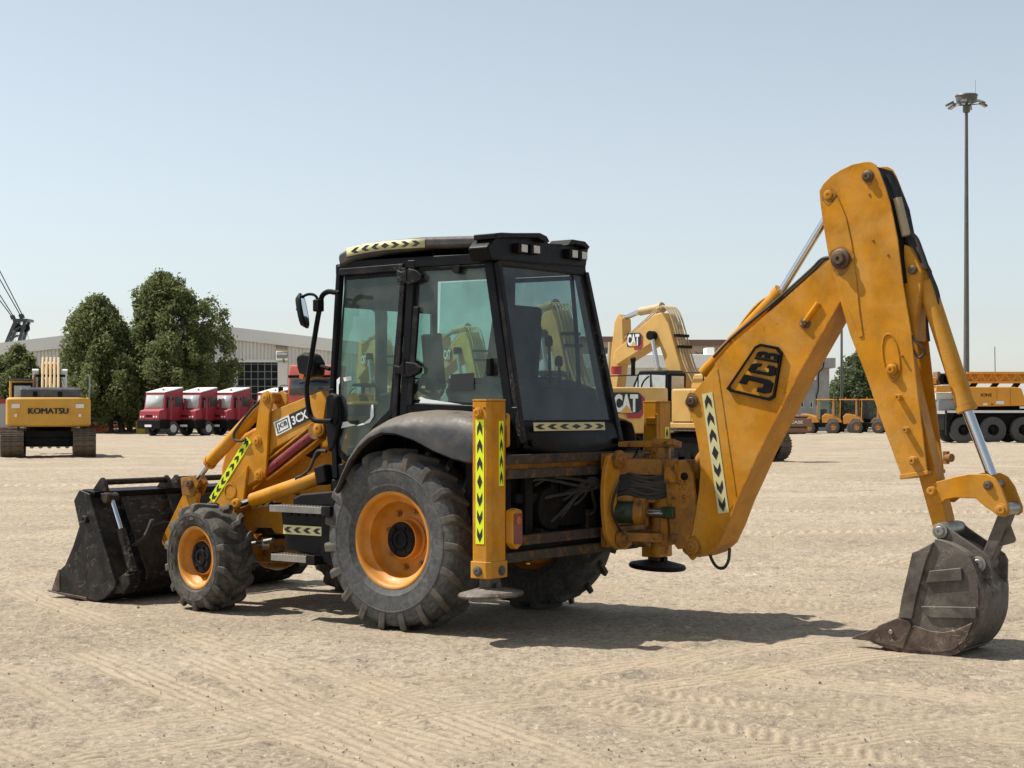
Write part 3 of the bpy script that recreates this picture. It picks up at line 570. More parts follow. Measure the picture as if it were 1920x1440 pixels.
def lattice_crane():
    D = 152.; k = D/3050.; X = lambda u: (u-960)*k; Z = lambda v: 1.7+(774-v)*k
    t = thing('lattice_crane', 'dark steel crane mast head with pulleys and stay ropes at the left edge', 'crane', (0, D, 0))
    b = MB(); b.bar((X(5), 0, Z(660)), (X(30), 0, Z(601)), .3, .3); b.bar((X(30), 0, Z(662)), (X(48), 0, Z(601)), .3, .3)
    for q in (0, 1, 2): b.bar((X(5+9*q), 0, Z(655-18*q)), (X(34+5*q), 0, Z(645-17*q)), .12, .12); b.bar((X(5+9*q), 0, Z(655-18*q)), (X(32+6*q), 0, Z(628-17*q)), .1, .1)
    b.bar((X(5), 1.2, Z(660)), (X(30), 1.2, Z(601)), .25, .25); b.bar((X(30), 1.2, Z(662)), (X(48), 1.2, Z(601)), .25, .25)
    b.bar((X(4), .6, 0), (X(6), .6, Z(660)), .3, .3); b.bar((X(30), .6, 0), (X(30), .6, Z(662)), .3, .3)
    b.build('mast', 'crane_steel', t); MB().bb((X(26), -.4, Z(603)), (X(54), 1.6, Z(598))).build('head_beam', 'crane_steel', t)
    for u in (33, 46): MB().lathe([(.1, -.2), (.38, -.2), (.32, 0), (.38, .2), (.1, .2)], 18, (X(u), .3, Z(615)), (0, 1, 0)).build('pulley', 'machine_black', t)
    bm_ = MB(); tip = Vector((X(-205), .5, Z(95)))
    for y in (-.5, 1.5):
        for du in (0, 34): bm_.bar((X(-120+du), y, .5), (tip.x+du*k*.3, .5+(y-.5)*.4, tip.z), .2, .2)
    for i in range(26):
        f0, f1 = i/26, (i+1)/26; A = lambda f, du: (X(-120+du)*(1-f)+(tip.x+du*k*.3)*f, -.5*(1-f)+.1*f, .5*(1-f)+tip.z*f); bm_.bar(A(f0, 34*(i % 2)), A(f1, 34*((i+1) % 2)), .08, .08)
    bm_.bb((X(-150), -1.2, 0), (X(-30), 2.2, 2.6)); bm_.build('boom', 'crane_steel', t)
    for n_, (u1, v1) in enumerate(((40, 592), (36, 592), (23, 594), (20, 594))):
        dv = ((1.95, 0, 0), (1.95, 13, 0), (1.58, 0, 0), (1.62, 14, 0))[n_]; u0 = -30; v0 = v1-(u1-u0)*dv[0]+dv[1]; s_ = (u0+205)/235
        r = MB(); r.tube([(tip.x+.3*n_, .5, tip.z-.2*n_), (X(u0), .5, Z(v0)), (X(u1), .5, Z(v1))], .05, 6, 1, False); r.cyl((X(u1-2), .5, Z(v1-3)), (X(u1+1), .5, Z(v1+4)), .16, n=8); r.build('stay_rope', 'crane_steel', t)
    r = MB()
    for q in range(4): r.tube([(X(30+6*q), .3, Z(616)), (X(34+7*q), .3, Z(650))], .02, 5, 1, False)
    r.build('hoist_ropes', 'galv', t); MB().lathe([(.05, 0), (.16, .1), (.2, 1.2), (.08, 1.4)], 10, (X(37), -.2, Z(683)), (0, 0, 1)).build('hook_block', 'roller_rust', t)
    MB().tube([(X(37), -.2, Z(650)), (X(37), -.2, Z(640))], .03, 5, 1, False).build('hook_rope', 'galv', t); MB().tube([(X(39.5), -.1, Z(684)), (X(39.5), -.1, Z(720))], .025, 5, 1, False).build('tag_line', 'galv', t)
lattice_crane()

# ================================================================ THE BACKHOE LOADER (x forward, y to its left, metres)
J = thing('backhoe_loader', 'yellow backhoe loader with black cab and raised digger arm, centre of the yard', 'backhoe loader', (OX, OY, 0), ANG)
def mir(mb):
    o = MB(); o.v = [(x, -y, z) for x, y, z in mb.v]; o.f = [tuple(reversed(f)) for f in mb.f]; return o
def both(mb, name, m, parent=J, **k):
    a = mb.build(name, m, parent, **k); b = mir(mb).build(name, m, parent, **k); return a, b
# ---- wheels
def tyre_mesh(Ro, Ri, W, nl, lug_h, kind, n=120):
    b = MB(); lg = MB(); hw = W/2; sh = Ro-lug_h
    prof = [(Ri-.012, -hw*.74), (Ri+.012, -hw*.80), (Ri+(sh-Ri)*.16, -hw*.90), (Ri+(sh-Ri)*.18, -hw*.925), (Ri+(sh-Ri)*.22, -hw*.925), (Ri+(sh-Ri)*.24, -hw*.93), (Ri+(sh-Ri)*.5, -hw*1.0), (Ri+(sh-Ri)*.56, -hw*1.0), (Ri+(sh-Ri)*.57, -hw*1.012), (Ri+(sh-Ri)*.60, -hw*1.012), (Ri+(sh-Ri)*.61, -hw*.995), (Ri+(sh-Ri)*.74, -hw*.97), (sh-.035, -hw*.90), (sh-.008, -hw*.74), (sh+.004, -hw*.4), (sh+.008, 0)]
    prof = prof+[(r, -y) for r, y in prof[-2::-1]]
    b.lathe(prof, n)
    def srf(y):  # carcass radius at y
        a = abs(y)/hw; return sh+.008 if a < .4 else (sh-.012*((a-.4)/.34)**2 if a < .74 else sh-.012-.10*((a-.74)/.26)**1.7)
    for i in range(nl):
        for sg in (-1, 1):
            th0 = 2*math.pi*(i+(.5 if sg > 0 else 0))/nl; sec = []
            if kind == 'r1': path = [(-.02, .0), (.18, .045), (.4, .10), (.62, .155), (.82, .205), (.95, .235), (1.01, .25)]; wd = [.044, .047, .05, .055, .062, .068, .062]
            else: path = [(-.06, .02), (.22, .04), (.40, .07), (.52, .13), (.72, .17), (.9, .19), (1.0, .195)]; wd = [.062, .064, .064, .066, .070, .074, .068]
            for (a, dt), w in zip(path, wd):
                y = sg*a*hw; top = Ro-(0 if abs(a) < .6 else .012*((abs(a)-.6)/.35)**2); base = srf(y)-.02
                if a > .9: base = srf(.94*hw)-(.05 if kind == 'r1' else .035); top -= (.012 if a < 1 else .05)
                th = th0-dt*(1.0 if kind == 'r1' else 1.15)*(.72/Ro)*.85; ww = w/2
                if kind != 'r1': ww *= .92
                rows = []
                for rr, k in ((base, 1.45), (top, .9)):
                    for s2 in (-1, 1):
                        an = th+s2*ww*k/Ro; rows.append(Vector((math.cos(an)*rr, y if a <= 1 else sg*hw*1.0, math.sin(an)*rr)))
                sec.append(rows)
            vs = [p for r in sec for p in r]; m = len(sec); fs = [(1, 3, 2, 0), ((m-1)*4, (m-1)*4+2, (m-1)*4+3, (m-1)*4+1)]
            for j in range(m-1):
                q = j*4; fs += [(q+2, q+3, q+7, q+6), (q, q+2, q+6, q+4), (q+1, q+5, q+7, q+3)]
            lg.add(vs, fs)
    return b, lg
def wheel(name, loc, rz, flip, Ro, Ri, W, nl, lug, kind, rub, disc_y, hub_y, hub_r, spin=0.):
    w = empty(name, J, loc, (0, 0, rz+(math.pi if flip else 0)))
    tm, lm = tyre_mesh(Ro, Ri, W, nl, lug, kind); t = tm.build('tyre', rub, w, ang=28.); t.rotation_euler = (0, spin, 0)
    lo = lm.build('tread_lugs', 'lug', w, .009); lo.rotation_euler = (0, spin, 0); lo['kind'] = 'stuff'
    hw = W/2; e = hw*.74
    r = MB().lathe([(Ri-.03, e-.045), (Ri-.004, e-.03), (Ri+.004, e-.01), (Ri+.008, e+.012), (Ri-.002, e+.016), (Ri-.022, e+.006), (Ri-.03, e-.02), (Ri-.04, e-.05), (Ri-.075, e-.075), (Ri-.08, disc_y+.05), (Ri-.10, disc_y+.02),
                    (Ri*.62, disc_y-.012), (hub_r*1.35, disc_y), (hub_r*1.2, disc_y+.006), (hub_r*1.2, disc_y-.03), (Ri-.08, disc_y-.04), (Ri-.06, -e+.08), (Ri-.02, -e+.03), (Ri+.008, -e-.012)], 64)
    rim = r.build('rim', 'rim', w, ang=50.)
    h = MB().lathe([(hub_r*1.22, disc_y-.01), (hub_r*1.2, disc_y+.02), (hub_r*1.06, disc_y+.03), (hub_r*1.05, hub_y-.012), (hub_r*1.0, hub_y-.006)], 40); h.build('hub', 'rim', w)
    c = MB().lathe([(hub_r*1.0, hub_y-.02), (hub_r*.98, hub_y), (hub_r*.86, hub_y+.012), (hub_r*.62, hub_y+.012), (hub_r*.60, hub_y+.004), (hub_r*.52, hub_y+.004), (hub_r*.5, hub_y+.016), (hub_r*.3, hub_y+.016), (hub_r*.27, hub_y+.006), (.001, hub_y+.006)], 40)
    for i in range(6):
        a = i*math.pi/3; c.box((math.cos(a)*hub_r*.72, hub_y+.012, math.sin(a)*hub_r*.72), (.035, .02, .012), Matrix.Rotation(-a, 3, 'Y'))
    c.build('hub_cap', 'machine_black', w, ang=30.)
    for i in range(8):
        a = (i+.3)*math.pi/4; rr = hub_r*1.62; p = (math.cos(a)*rr, disc_y-.02, math.sin(a)*rr)
        g = MB(); g.cyl(p, (p[0], disc_y+.024, p[2]), .017, n=6); g.cyl((p[0], disc_y-.02, p[2]), (p[0], disc_y+.006, p[2]), .028, n=14); g.build('wheel_nut', 'jcb_rear', w)
    return w
wheel('rear_wheel', (0, .83, .70), 0, False, .722, .378, .44, 19, .042, 'r1', 'rubber', -.05, .065, .142, .1)
wheel('rear_wheel', (0, -.96, .70), 0, True, .722, .378, .44, 19, .042, 'r1', 'rubber', -.05, .065, .142, .25)
wheel('front_wheel', (2.17, .92, .452), R(-8), False, .47, .265, .36, 14, .032, 'r4', 'rubber_front', -.02, .085, .142, .2)
wheel('front_wheel', (2.17, -.92, .452), R(-8), True, .47, .265, .36, 14, .032, 'r4', 'rubber_front', -.02, .085, .142, .05)
# ---- chassis, axles, bonnet
ch = MB(); ch.bb((-1.0, .24, .62), (2.62, .38, .92)); ch.bb((-1.0, -.38, .62), (2.62, -.24, .92)); ch.bb((2.5, -.38, .6), (2.66, .38, .95)); ch.bb((.1, -.3, .45), (1.2, .3, .62)); ch.build('chassis', 'frame_rust', J, .01)
sp = [(2.263,0.88),(2.1,0.924),(1.677,1.003),(1.573,0.978),(1.599,0.838),(1.677,0.635),(1.834,0.642),(1.886,0.687),(2.086,0.678),(2.14,0.61),(2.195,0.579),(2.345,0.619)]
sideo = MB().prism(sp, 'y', .42, .46).build('side_plate', 'jcb', J, .006); mir(MB().prism(sp, 'y', .42, .46)).build('side_plate', 'jcb', J, .006)
bl = [(2.224,0.563),(1.724,0.605),(1.652,0.459),(1.822,0.375),(2.156,0.356)]
MB().prism(bl, 'y', -.36, .36).build('belly_guard', 'jcb_rear', J, .02)
ax = MB(); ax.cyl((0, -.7, .70), (0, .7, .70), .13); ax.lathe([(.05, -.3), (.2, -.25), (.27, -.1), (.27, .1), (.2, .25), (.05, .3)], 24, (0, 0, .70)); ax.cyl((0, .5, .7), (0, .72, .7), .2); ax.cyl((0, -.5, .7), (0, -.86, .7), .2); ax.build('rear_axle', 'frame_rust', J)
ax = MB(); ax.bar((2.17, -.72, .46), (2.17, .72, .46), .17, .17, (1, 0, 0)); ax.lathe([(.05, -.2), (.16, -.14), (.19, 0), (.16, .14), (.05, .2)], 20, (2.17, .1, .46)); ax.build('front_axle', 'jcb_rear', J, .02)
rd = MB(); rd.cyl(*[(1.968,0.6,0.551),(1.718,0.6,0.596)], .022); rd.cyl((1.86, .6, .56), (1.82, .55, .56), .05); rd.build('steering_ram', 'steel', J)
bn = MB(); prof = [(.98, .98), (.98, 1.80), (1.5, 1.74), (2.2, 1.56), (2.52, 1.42), (2.60, 1.2), (2.60, .95)]
bn.prism(prof, 'y', -.40, .40); bonnet = bn.build('bonnet', 'jcb', J, .04)
st = MB().prism([(1.549,1.338),(1.434,1.557),(1.358,1.58),(1.339,1.351),(1.402,1.294)], 'y', .404, .412); st.build('black_stripe', 'print_black', bonnet)
lw = MB(); lw.bb((.98, -.40, .90), (2.6, .40, .98)); lw.build('engine_skirt', 'machine_black', J)
ex = MB(); ex.cyl((1.34, -.38, 1.7), (1.34, -.38, 2.54), .055); ex.tube([(1.34, -.38, 2.5), (1.34, -.38, 2.58), (1.36, -.38, 2.64), (1.42, -.38, 2.68)], .058, 12); ex.build('exhaust_stack', 'machine_black', J)
# ---- loader arms
def loader_arm(sg):
    Y = lambda a: a*sg
    A = MB(); pr = [(1.757,1.705),(1.128,1.884),(1.066,1.799),(1.103,1.628),(1.19,1.61),(1.486,1.476),(1.698,1.386),(1.783,1.274),(1.802,1.58)]
    A.prism(pr, 'y', Y(.50), Y(.62)); lo = [(1.908,1.56),(2.001,1.49),(2.504,0.908),(2.835,0.534),(3.001,0.395),(2.914,0.332),(2.644,0.51),(2.101,0.884),(2.067,1.044),(1.881,1.124),(1.796,1.177),(1.796,1.57)]
    A.prism(lo, 'y', Y(.497), Y(.617)); arm = A.build('loader_arm', 'jcb', J, .008)
    b = MB(); tw = [(1.827,1.802),(1.807,1.862),(1.742,1.894),(1.677,1.866),(1.664,1.81),(1.709,1.695),(1.748,1.211),(1.774,1.146),(1.84,1.126),(1.886,1.162),(1.906,1.44),(1.879,1.542)]
    b.prism(tw, 'y', Y(.63), Y(.655)); b.prism(tw, 'y', Y(.455), Y(.48)); b.build('bell_crank', 'jcb', J, .006)
    p = [(1.783,0.62,1.83)][0]; c = MB(); c.cyl((p[0], Y(.46), p[2]), (p[0], Y(.64), p[2]), .05); c.build('pivot_tube', 'jcb_rear', arm)
    for q in [(1.747,0.655,1.829),(1.852,0.655,1.454),(1.832,0.655,1.163)]: pinhead(arm, (q[0], Y(.655), q[2]), (0, sg, 0), .034, .022, 'jcb', ring=.05)
    g = MB(); gp = [(1.985,1.239),(2.052,0.887),(2.16,0.883),(2.214,0.99),(2.133,1.123)]; g.prism(gp, 'y', Y(.62), Y(.645)); g.build('gusset', 'jcb', arm, .006)
    o = MB(); e = [(2.204,0.65,1.009)][0]; o.lathe([(.075, 0), (.078, .006), (.062, .008), (.060, .002), (.002, .002)], 24, (e[0], Y(.645), e[2]), (0, sg, 0)); oo = o.build('pressed_oval', 'jcb', arm)
    lk = [(2.872,0.963),(2.779,1.014),(2.68,0.969),(2.708,0.843),(2.966,0.532),(3.067,0.439),(3.162,0.493),(3.155,0.552)]
    l = MB(); l.prism(lk, 'y', Y(.55), Y(.60)); l.build('bucket_link', 'jcb', J, .008)
    k = MB(); bk = [(2.872,1.108),(2.694,1.132),(2.638,1.066),(2.708,0.949),(2.851,0.954)]; k.prism(bk, 'y', Y(.61), Y(.63)); k.prism(bk, 'y', Y(.50), Y(.52)); q = [(2.746,0.63,1.059)][0]; k.cyl((q[0], Y(.48), q[2]), (q[0], Y(.65), q[2]), .045); k.build('link_bracket', 'jcb_rear', J, .005)
    for q in [(2.723,0.65,1.061)]: pinhead(arm, (q[0], Y(.65), q[2]), (0, sg, 0), .035, .02)
    # tilt ram, lift ram
    a, c2 = [(2.563,0.56,1.249),(1.917,0.56,1.742)]; r0 = [(2.753,0.56,1.062)][0]
    m = MB(); m.cyl((a[0], Y(a[1]), a[2]), (c2[0], Y(c2[1]), c2[2]), .056, n=24); d = (Vector(a)-Vector(c2)).normalized(); t = MB()
    aa = Vector((a[0], Y(a[1]), a[2])); dd = Vector((d.x, 0, d.z)); m.cyl(aa-dd*.02, aa+dd*.012, .062, n=24); ram = m.build('tilt_ram', 'jcb', J)
    MB().cyl(aa, (r0[0], Y(r0[1]), r0[2]), .026).build('ram_rod', 'chrome', ram)
    h = MB(); hp = [(1.808,0.64,1.82),(1.953,0.64,1.719),(2.1,0.64,1.588),(2.161,0.64,1.521),(2.154,0.64,1.465),(2.073,0.64,1.452),(2.013,0.64,1.467)]; h.tube([(x, Y(y), z) for x, y, z in hp], .013, 8); h.build('hose', 'hose', ram)
    a, c2 = [(1.906,0.66,0.939),(1.077,0.66,1.167)]; m = MB(); m.cyl((a[0], Y(a[1]), a[2]), (c2[0], Y(c2[1]), c2[2]), .062, n=24); lift = m.build('lift_ram', 'jcb', J)
    q = [(2.052,0.66,0.897)][0]; MB().cyl((a[0], Y(a[1]), a[2]), (q[0], Y(q[1]), q[2]), .034).build('ram_rod', 'chrome', lift)
    q = [(2.071,0.68,0.906)][0]; pinhead(lift, (q[0], Y(.69), q[2]), (0, sg, 0), .045, .03, 'jcb'); z = MB(); z.bar((c2[0]+.02, Y(.66), c2[2]-.0), (c2[0]-.10, Y(.66), c2[2]+.03), .15, .16, (0, 1, 0)); z.build('ram_base', 'machine_black', lift, .02)
    h = MB(); hp = [(0.99,0.7,1.379),(1.088,0.7,1.378),(1.138,0.7,1.306),(1.187,0.7,1.224),(1.274,0.7,1.168),(1.337,0.7,1.149),(1.299,0.7,1.122),(1.125,0.7,1.172)]; h.tube([(x, Y(y), z) for x, y, z in hp], .014, 8); h.build('hose', 'hose', lift)
    # safety strut in its rails
    a, c2 = [(1.81,0.6,1.18),(1.184,0.6,1.546)]; d = (Vector(c2)-Vector(a)).normalized(); nn = Vector((-d.z, 0, d.x))
    m = MB(); m.cyl((a[0], Y(.60), a[2]), (c2[0], Y(.60), c2[2]), .042, n=20); stt = m.build('safety_strut', 'maroon', J)
    for s2 in (-1, 1):
        r = MB(); o1 = Vector((a[0], Y(.58), a[2]))+nn*.072*s2; o2 = Vector((c2[0], Y(.58), c2[2]))+nn*.072*s2; r.bar(o1, o2, .09, .016, (0, 1, 0)); r.build('rail', 'jcb', stt)
    q = [(1.127,0.64,1.565)][0]; pinhead(stt, (q[0], Y(.64), q[2]), (0, sg, 0), .045, .03, 'jcb', ring=.062); w = MB(); w.cyl((c2[0], Y(.545), c2[2]), (c2[0], Y(.645), c2[2]), .07, n=20); w.build('strut_end', 'jcb_rear', stt)
    for q in [(1.642,0.643,1.263),(1.317,0.643,1.46)]: pinhead(stt, (q[0], Y(.64), q[2]), (0, sg, 0), .012, .012, 'maroon', name='rivet')
    return arm
armL = loader_arm(1); loader_arm(-1)
# maker's plate on the arm: white badge and dark model number panel
pl = [(1.688,0.623,1.617),(1.502,0.623,1.682),(1.464,0.623,1.568),(1.65,0.623,1.498)]; px = [(1.502,0.623,1.682),(1.287,0.623,1.754),(1.243,0.623,1.646),(1.464,0.623,1.568)]; pw = [(1.287,0.623,1.754),(1.255,0.623,1.768),(1.212,0.623,1.655),(1.243,0.623,1.646)]
for q, m, nm in ((pl, 'paper', 'badge_plate'), (px, 'print_black', 'model_plate'), (pw, 'paper', 'plate_end')):
    b = MB(); b.add([(x, y, z) for x, y, z in q]+[(x, y+.004, z) for x, y, z in q], [(4, 5, 6, 7), (3, 2, 1, 0), (0, 1, 5, 4), (1, 2, 6, 5), (2, 3, 7, 6), (3, 0, 4, 7)]); o = b.build(nm, m, armL)
    if nm == 'badge_plate': badge = o
    if nm == 'model_plate': model = o
def on_quad(o, st, q, s0, s1, t0, t1, m, bold, nm):
    q = [Vector(p) for p in q]; O = lambda s, t: (q[3]*(1-s)+q[2]*s)*(1-t)+(q[0]*(1-s)+q[1]*s)*t
    a = O(s0, t0); U = O(s1, t0)-a; V = O(s0, t1)-a; b = MB(); vs = MB(); text(vs, st, (0, 0, 0), (1, 0, 0), (0, 1, 0), 1, 1, 0, bold)
    Nn = U.cross(V).normalized(); b.add([a+U*v[0]+V*v[1]+Nn*.0065 for v in vs.v], vs.f); return b.build(nm, m, o, fix=False)
on_quad(model, '3CX', px, .10, .92, .16, .80, 'paper', .03, 'lettering')
bq = [Vector(p) for p in pl]; cc = sum(bq, Vector())/4
fr = MB(); r0 = [cc+(p-cc)*.78+Vector((0, .0055, 0)) for p in bq]; r1 = [cc+(p-cc)*.66+Vector((0, .0055, 0)) for p in bq]; fr.add(r0+r1, [(i, (i+1) % 4, 4+(i+1) % 4, 4+i) for i in range(4)]); fr.build('badge_border', 'print_black', badge, fix=False)
on_quad(badge, 'JCB', pl, .20, .80, .30, .72, 'print_black', .03, 'lettering')
a, b2 = [(1.995,0.619,1.466),(2.47,0.619,0.919)]; d = Vector(b2)-Vector(a); tape(armL, Vector(a)+Vector((0, .0, 0)), d, (0, 1, 0), d.length, .075, [-1, -1, -1, -1, 0, 1, 1, 1])
a, b2 = [(2.125,0.462,0.871),(1.832,0.462,0.918)]; d = Vector(b2)-Vector(a); tape(sideo, a, d, (0, 1, 0), d.length, .05, [-1, 0, 1], 'cream_tape')
# ---- front shovel (clam type)
SP = [(3.62, 1.0), (3.48, .965), (3.11, .18), (3.19, .085), (3.28, .03), (3.38, .002), (3.51, .012), (3.48, .06), (3.55, .41), (3.615, .645), (3.70, .9)]
CP = [(3.615, .645), (3.55, .41), (3.483, .06), (3.52, .012), (3.70, .004), (3.98, .035), (4.02, .06), (3.92, .25), (3.835, .305)]
shovel = MB()
back = [(3.62, 1.0), (3.49, .985), (3.47, .94), (3.12, .20), (3.18, .10), (3.28, .035), (3.38, .004), (3.51, .012)]
th = [(3.62, .97), (3.52, .95), (3.16, .21), (3.21, .12), (3.30, .06), (3.38, .035), (3.51, .04)]
shovel.prism(back+th[::-1], 'y', -1.14, 1.14); shv = shovel.build('shovel_back', 'shovel', J, .006)
for s in (-1, 1):
    MB().prism(SP, 'y', s*1.142, s*1.172).build('shovel_side', 'shovel', shv, .008); MB().prism([(x-.004, z) for x, z in CP], 'y', s*1.147, s*1.168).build('clam_side', 'shovel', shv, .008)
    MB().prism([(3.90, .06), (4.02, .06), (3.92, .26), (3.90, .26)], 'y', s*1.10, s*1.175).build('side_cutter', 'bucket_edge', shv, .004)
cl = MB(); cl.prism([(3.83, .31), (3.66, .66), (3.60, .64), (3.57, .45), (3.52, .07), (3.54, .05), (3.60, .44), (3.63, .6), (3.80, .30)], 'y', -1.14, 1.14); cl.build('clam_jaw', 'shovel', shv)
ce = MB(); ce.prism([(3.50, .0), (4.06, .045), (4.09, .06), (3.52, .03)], 'y', -1.175, 1.175); ce.build('cutting_edge', 'bucket_edge', shv, .004)
tb = MB(); tb.prism([(3.46, .93), (3.60, .955), (3.62, 1.005), (3.44, .985)], 'y', -1.14, 1.14); tb.build('top_beam', 'black', shv, .008)
for yy in (.85, .30, .10, -.85): # stiffeners down the back
    g = MB(); g.prism([(3.46, .93), (3.42, .93), (3.06, .25), (3.10, .16), (3.14, .20)], 'y', yy-.012, yy+.012); g.build('stiffener', 'shovel', shv)
for y0, y1 in ((1.05, .30), (.18, -.50), (-.62, -1.05)):
    f = MB(); f.cyl((3.44, y0, 1.07), (3.44, y1, 1.07), .028, n=14); fb = f.build('fork_carrier_bar', 'shovel', shv)
    for q in (y0, y1): g = MB(); g.prism([(3.36, .985), (3.40, 1.08), (3.44, 1.115), (3.48, 1.08), (3.56, 1.0)], 'y', q-.022, q+.022); g.build('lug', 'shovel', fb, .008)
for s in (-1, 1):
    g = MB(); g.cyl((3.335, s*1.03, .91), (3.20, s*1.03, .63), .022); rod = g.build('clam_ram_rod', 'chrome', shv); g = MB(); g.cyl((3.21, s*1.03, .65), (3.03, s*1.03, .24), .042); g.build('clam_ram', 'shovel', shv)
    g = MB(); g.cyl((3.36, s*.96, .93), (3.36, s*1.10, .93), .05); g.bb((3.33, s*.98, .90), (3.45, s*1.08, .97)); g.build('ram_bracket', 'shovel', shv, .01)
    g = MB(); g.prism([(3.00, .30), (2.97, .18), (3.06, .09), (3.2, .08), (3.14, .22)], 'y', s*1.0, s*1.13); g.build('lower_bracket', 'shovel', shv, .012)
    pinhead(shv, (3.525, s*1.172, .735), (0, s, 0), .035, .03, 'shovel')
h = MB()
for dy, dx in ((0, 0), (.03, .01)): h.tube([(3.16, .95-dy, .50), (3.10, .86-dy, .58), (3.14+dx, .74-dy, .72), (3.20, .70, .66), (3.24, .5, .68), (3.24, .3, .67)], .013, 7)
h.tube([(3.17, .62, .42), (3.10, .52, .36), (3.08, .50, .33), (3.10, .53, .30), (3.10, .68, .22)], .012, 7); h.tube([(3.15, .40, .42), (3.08, .30, .36), (3.07, .29, .32), (3.10, .32, .28), (3.08, .45, .20)], .012, 7)
h.build('hose', 'hose', shv); g = MB(); g.cyl((3.14, .52, .34), (3.04, .52, .34), .035); g.build('grease_boss', 'shovel', shv)
tape(shv, (3.452, .47, .872), (0, -1, 0), Vector((-.9, 0, .42)), .62, .062, [-1]*6, 'cream_tape')
# ---- steps and tanks on the left
b = MB(); b.prism([(1.27, .90), (.60, .92), (.60, .70), (.70, .52), (1.20, .56), (1.25, .75)], 'y', .50, .96); tank = b.build('battery_box', 'plastic', J, .02)
rb = MB()
for i in range(7): rb.prism([(1.20-.085*i, .903), (1.13-.085*i, .905), (1.13-.085*i, .85), (1.20-.085*i, .85)], 'y', .955, .975)
rb.build('rib', 'plastic', tank, .006)
MB().prism([(1.171,0.99),(1.079,1.029),(0.687,1.066),(0.682,0.945),(1.165,0.911)], 'y', .52, .92).build('tank_cover', 'plastic', J, .02)
b = MB(); b.prism([(.76, .92), (.60, .92), (.52, .75), (.54, .56), (.62, .46), (.76, .5)], 'y', .48, 1.02); b.build('fuel_tank', 'black', J, .03)
for z0, x0, x1, yo in ((.918, 1.29, .70, 1.06), (.515, 1.27, .87, 1.06)):
    s = MB(); s.bb((x1, .92, z0-.004), (x0, yo, z0+.012)); s.bb((x1, yo, z0-.035), (x0, yo+.008, z0+.02)); so_ = s.build('step', 'steel', J, .002)
    t = MB()
    for i in range(int((x0-x1)/.035)):
        for j in range(4): t.box((x1+.02+i*.035, .94+j*.033, z0+.016), (.018, .02, .012))
    t.build('tread_teeth', 'steel', so_)
    k = MB(); k.bb((x1-.10, .92, z0-.05), (x1-.004, yo+.012, z0+.03)); k.bb((x0-.0, .92, z0-.03), (x0+.012, yo+.01, z0+.035)); k.bb((x1, .86, z0-.04), (x0, .915, z0+.0)); k.build('step_bracket', 'frame_worn', so_, .01)
tape(tank, (1.215, .977, .735), (-1, 0, 0), (0, 1, 0), .44, .075, [-1, -1, -1, -1], 'cream_tape')
# ---- rear mudguards
def guard(sg):
    xs = [.52, .45, .37, .27, .16, .03, -.12, -.30, -.50, -.68, -.84, -.93]
    zt = [1.12, 1.27, 1.41, 1.52, 1.60, 1.66, 1.695, 1.71, 1.705, 1.69, 1.66, 1.635]
    zl = [1.07, 1.19, 1.32, 1.43, 1.505, 1.55, 1.545, 1.50, 1.42, 1.365, 1.335, 1.33]; rows = []
    for x, a, l in zip(xs, zt, zl):
        row = [(x, sg*.66, a-.0), (x, sg*.80, a+.006), (x, sg*.92, a), (x, sg*1.01, a-.025)]
        for k in (.2, .45, .72, 1.): row.append((x, sg*(1.01+.085*math.sin(k*math.pi/2)), a-.025-(a-.025-l)*k**1.3))
        row += [(x, sg*1.075, l-.012), (x, sg*1.04, l-.006)]; rows.append(row)
    o = MB().sheet(rows).build('mudguard', 'fender', J, 0, 60., solid=.014); return o
guard(1); guard(-1)
for s in (-1, 1): MB().prism([(.55, .95), (.50, 1.12), (.35, 1.40), (.1, 1.62), (-.95, 1.66), (-1.0, 1.3), (-.6, .95)], 'y', s*.55, s*.655).build('arch_shade_liner', 'machine_black', J)  # inner wall added in black to give the wheel arch its shadow
# ---- cab
def cy(z): return .70-(z-1.42)*(.058/1.5)
def fx(z): return .96-abs(z-1.95)*.05 if z > 1.95 else .96-(1.95-z)*.10
def rx(z): return -1.02+(z-1.42)*(.31/1.46)
def P3(x, z, s=1, o=0.): return (x, s*(cy(z)+o), z)
frm = MB()
for s in (-1, 1):
    frm.bar(P3(fx(1.15), 1.15, s, -.03), P3(fx(1.9), 1.9, s, -.03), .06, .07); frm.bar(P3(fx(1.9), 1.9, s, -.03), P3(fx(2.93), 2.93, s, -.03), .05, .06)
    frm.bar(P3(.16, 1.45, s, -.03), P3(.11, 2.93, s, -.03), .085, .07); frm.bar(P3(rx(1.42)+.05, 1.42, s, -.035), P3(rx(2.93)+.04, 2.93, s, -.035), .085, .07)
    frm.bar(P3(rx(2.9), 2.90, s, -.03), P3(.9, 2.92, s, -.03), .09, .06, (0, 0, 1)); frm.bar(P3(-.99, 1.70, s, -.03), P3(.16, 1.74, s, -.03), .09, .06, (0, 0, 1)); frm.bar(P3(.16, 1.62, s, -.03), P3(.62, 1.18, s, -.03), .10, .06, (0, 0, 1))
frm.bar((.93, -.62, 2.9), (.93, .62, 2.9), .09, .07, (0, 0, 1)); frm.bar((-.71, -.6, 2.89), (-.71, .6, 2.89), .10, .07, (0, 0, 1)); frm.bar((.95, -.64, 1.72), (.95, .64, 1.72), .10, .06, (0, 0, 1))
cabf = frm.build('cab_frame', 'black', J, .012)
dr = MB(); dr.bar(P3(.235, 1.62, 1, .0), P3(.185, 2.87, 1, .0), .05, .035); dr.bar(P3(fx(2.87)-.03, 2.87, 1, 0), P3(.185, 2.875, 1, 0), .06, .035, (0, 0, 1)); dr.build('door_frame', 'frame_worn', cabf, .008)
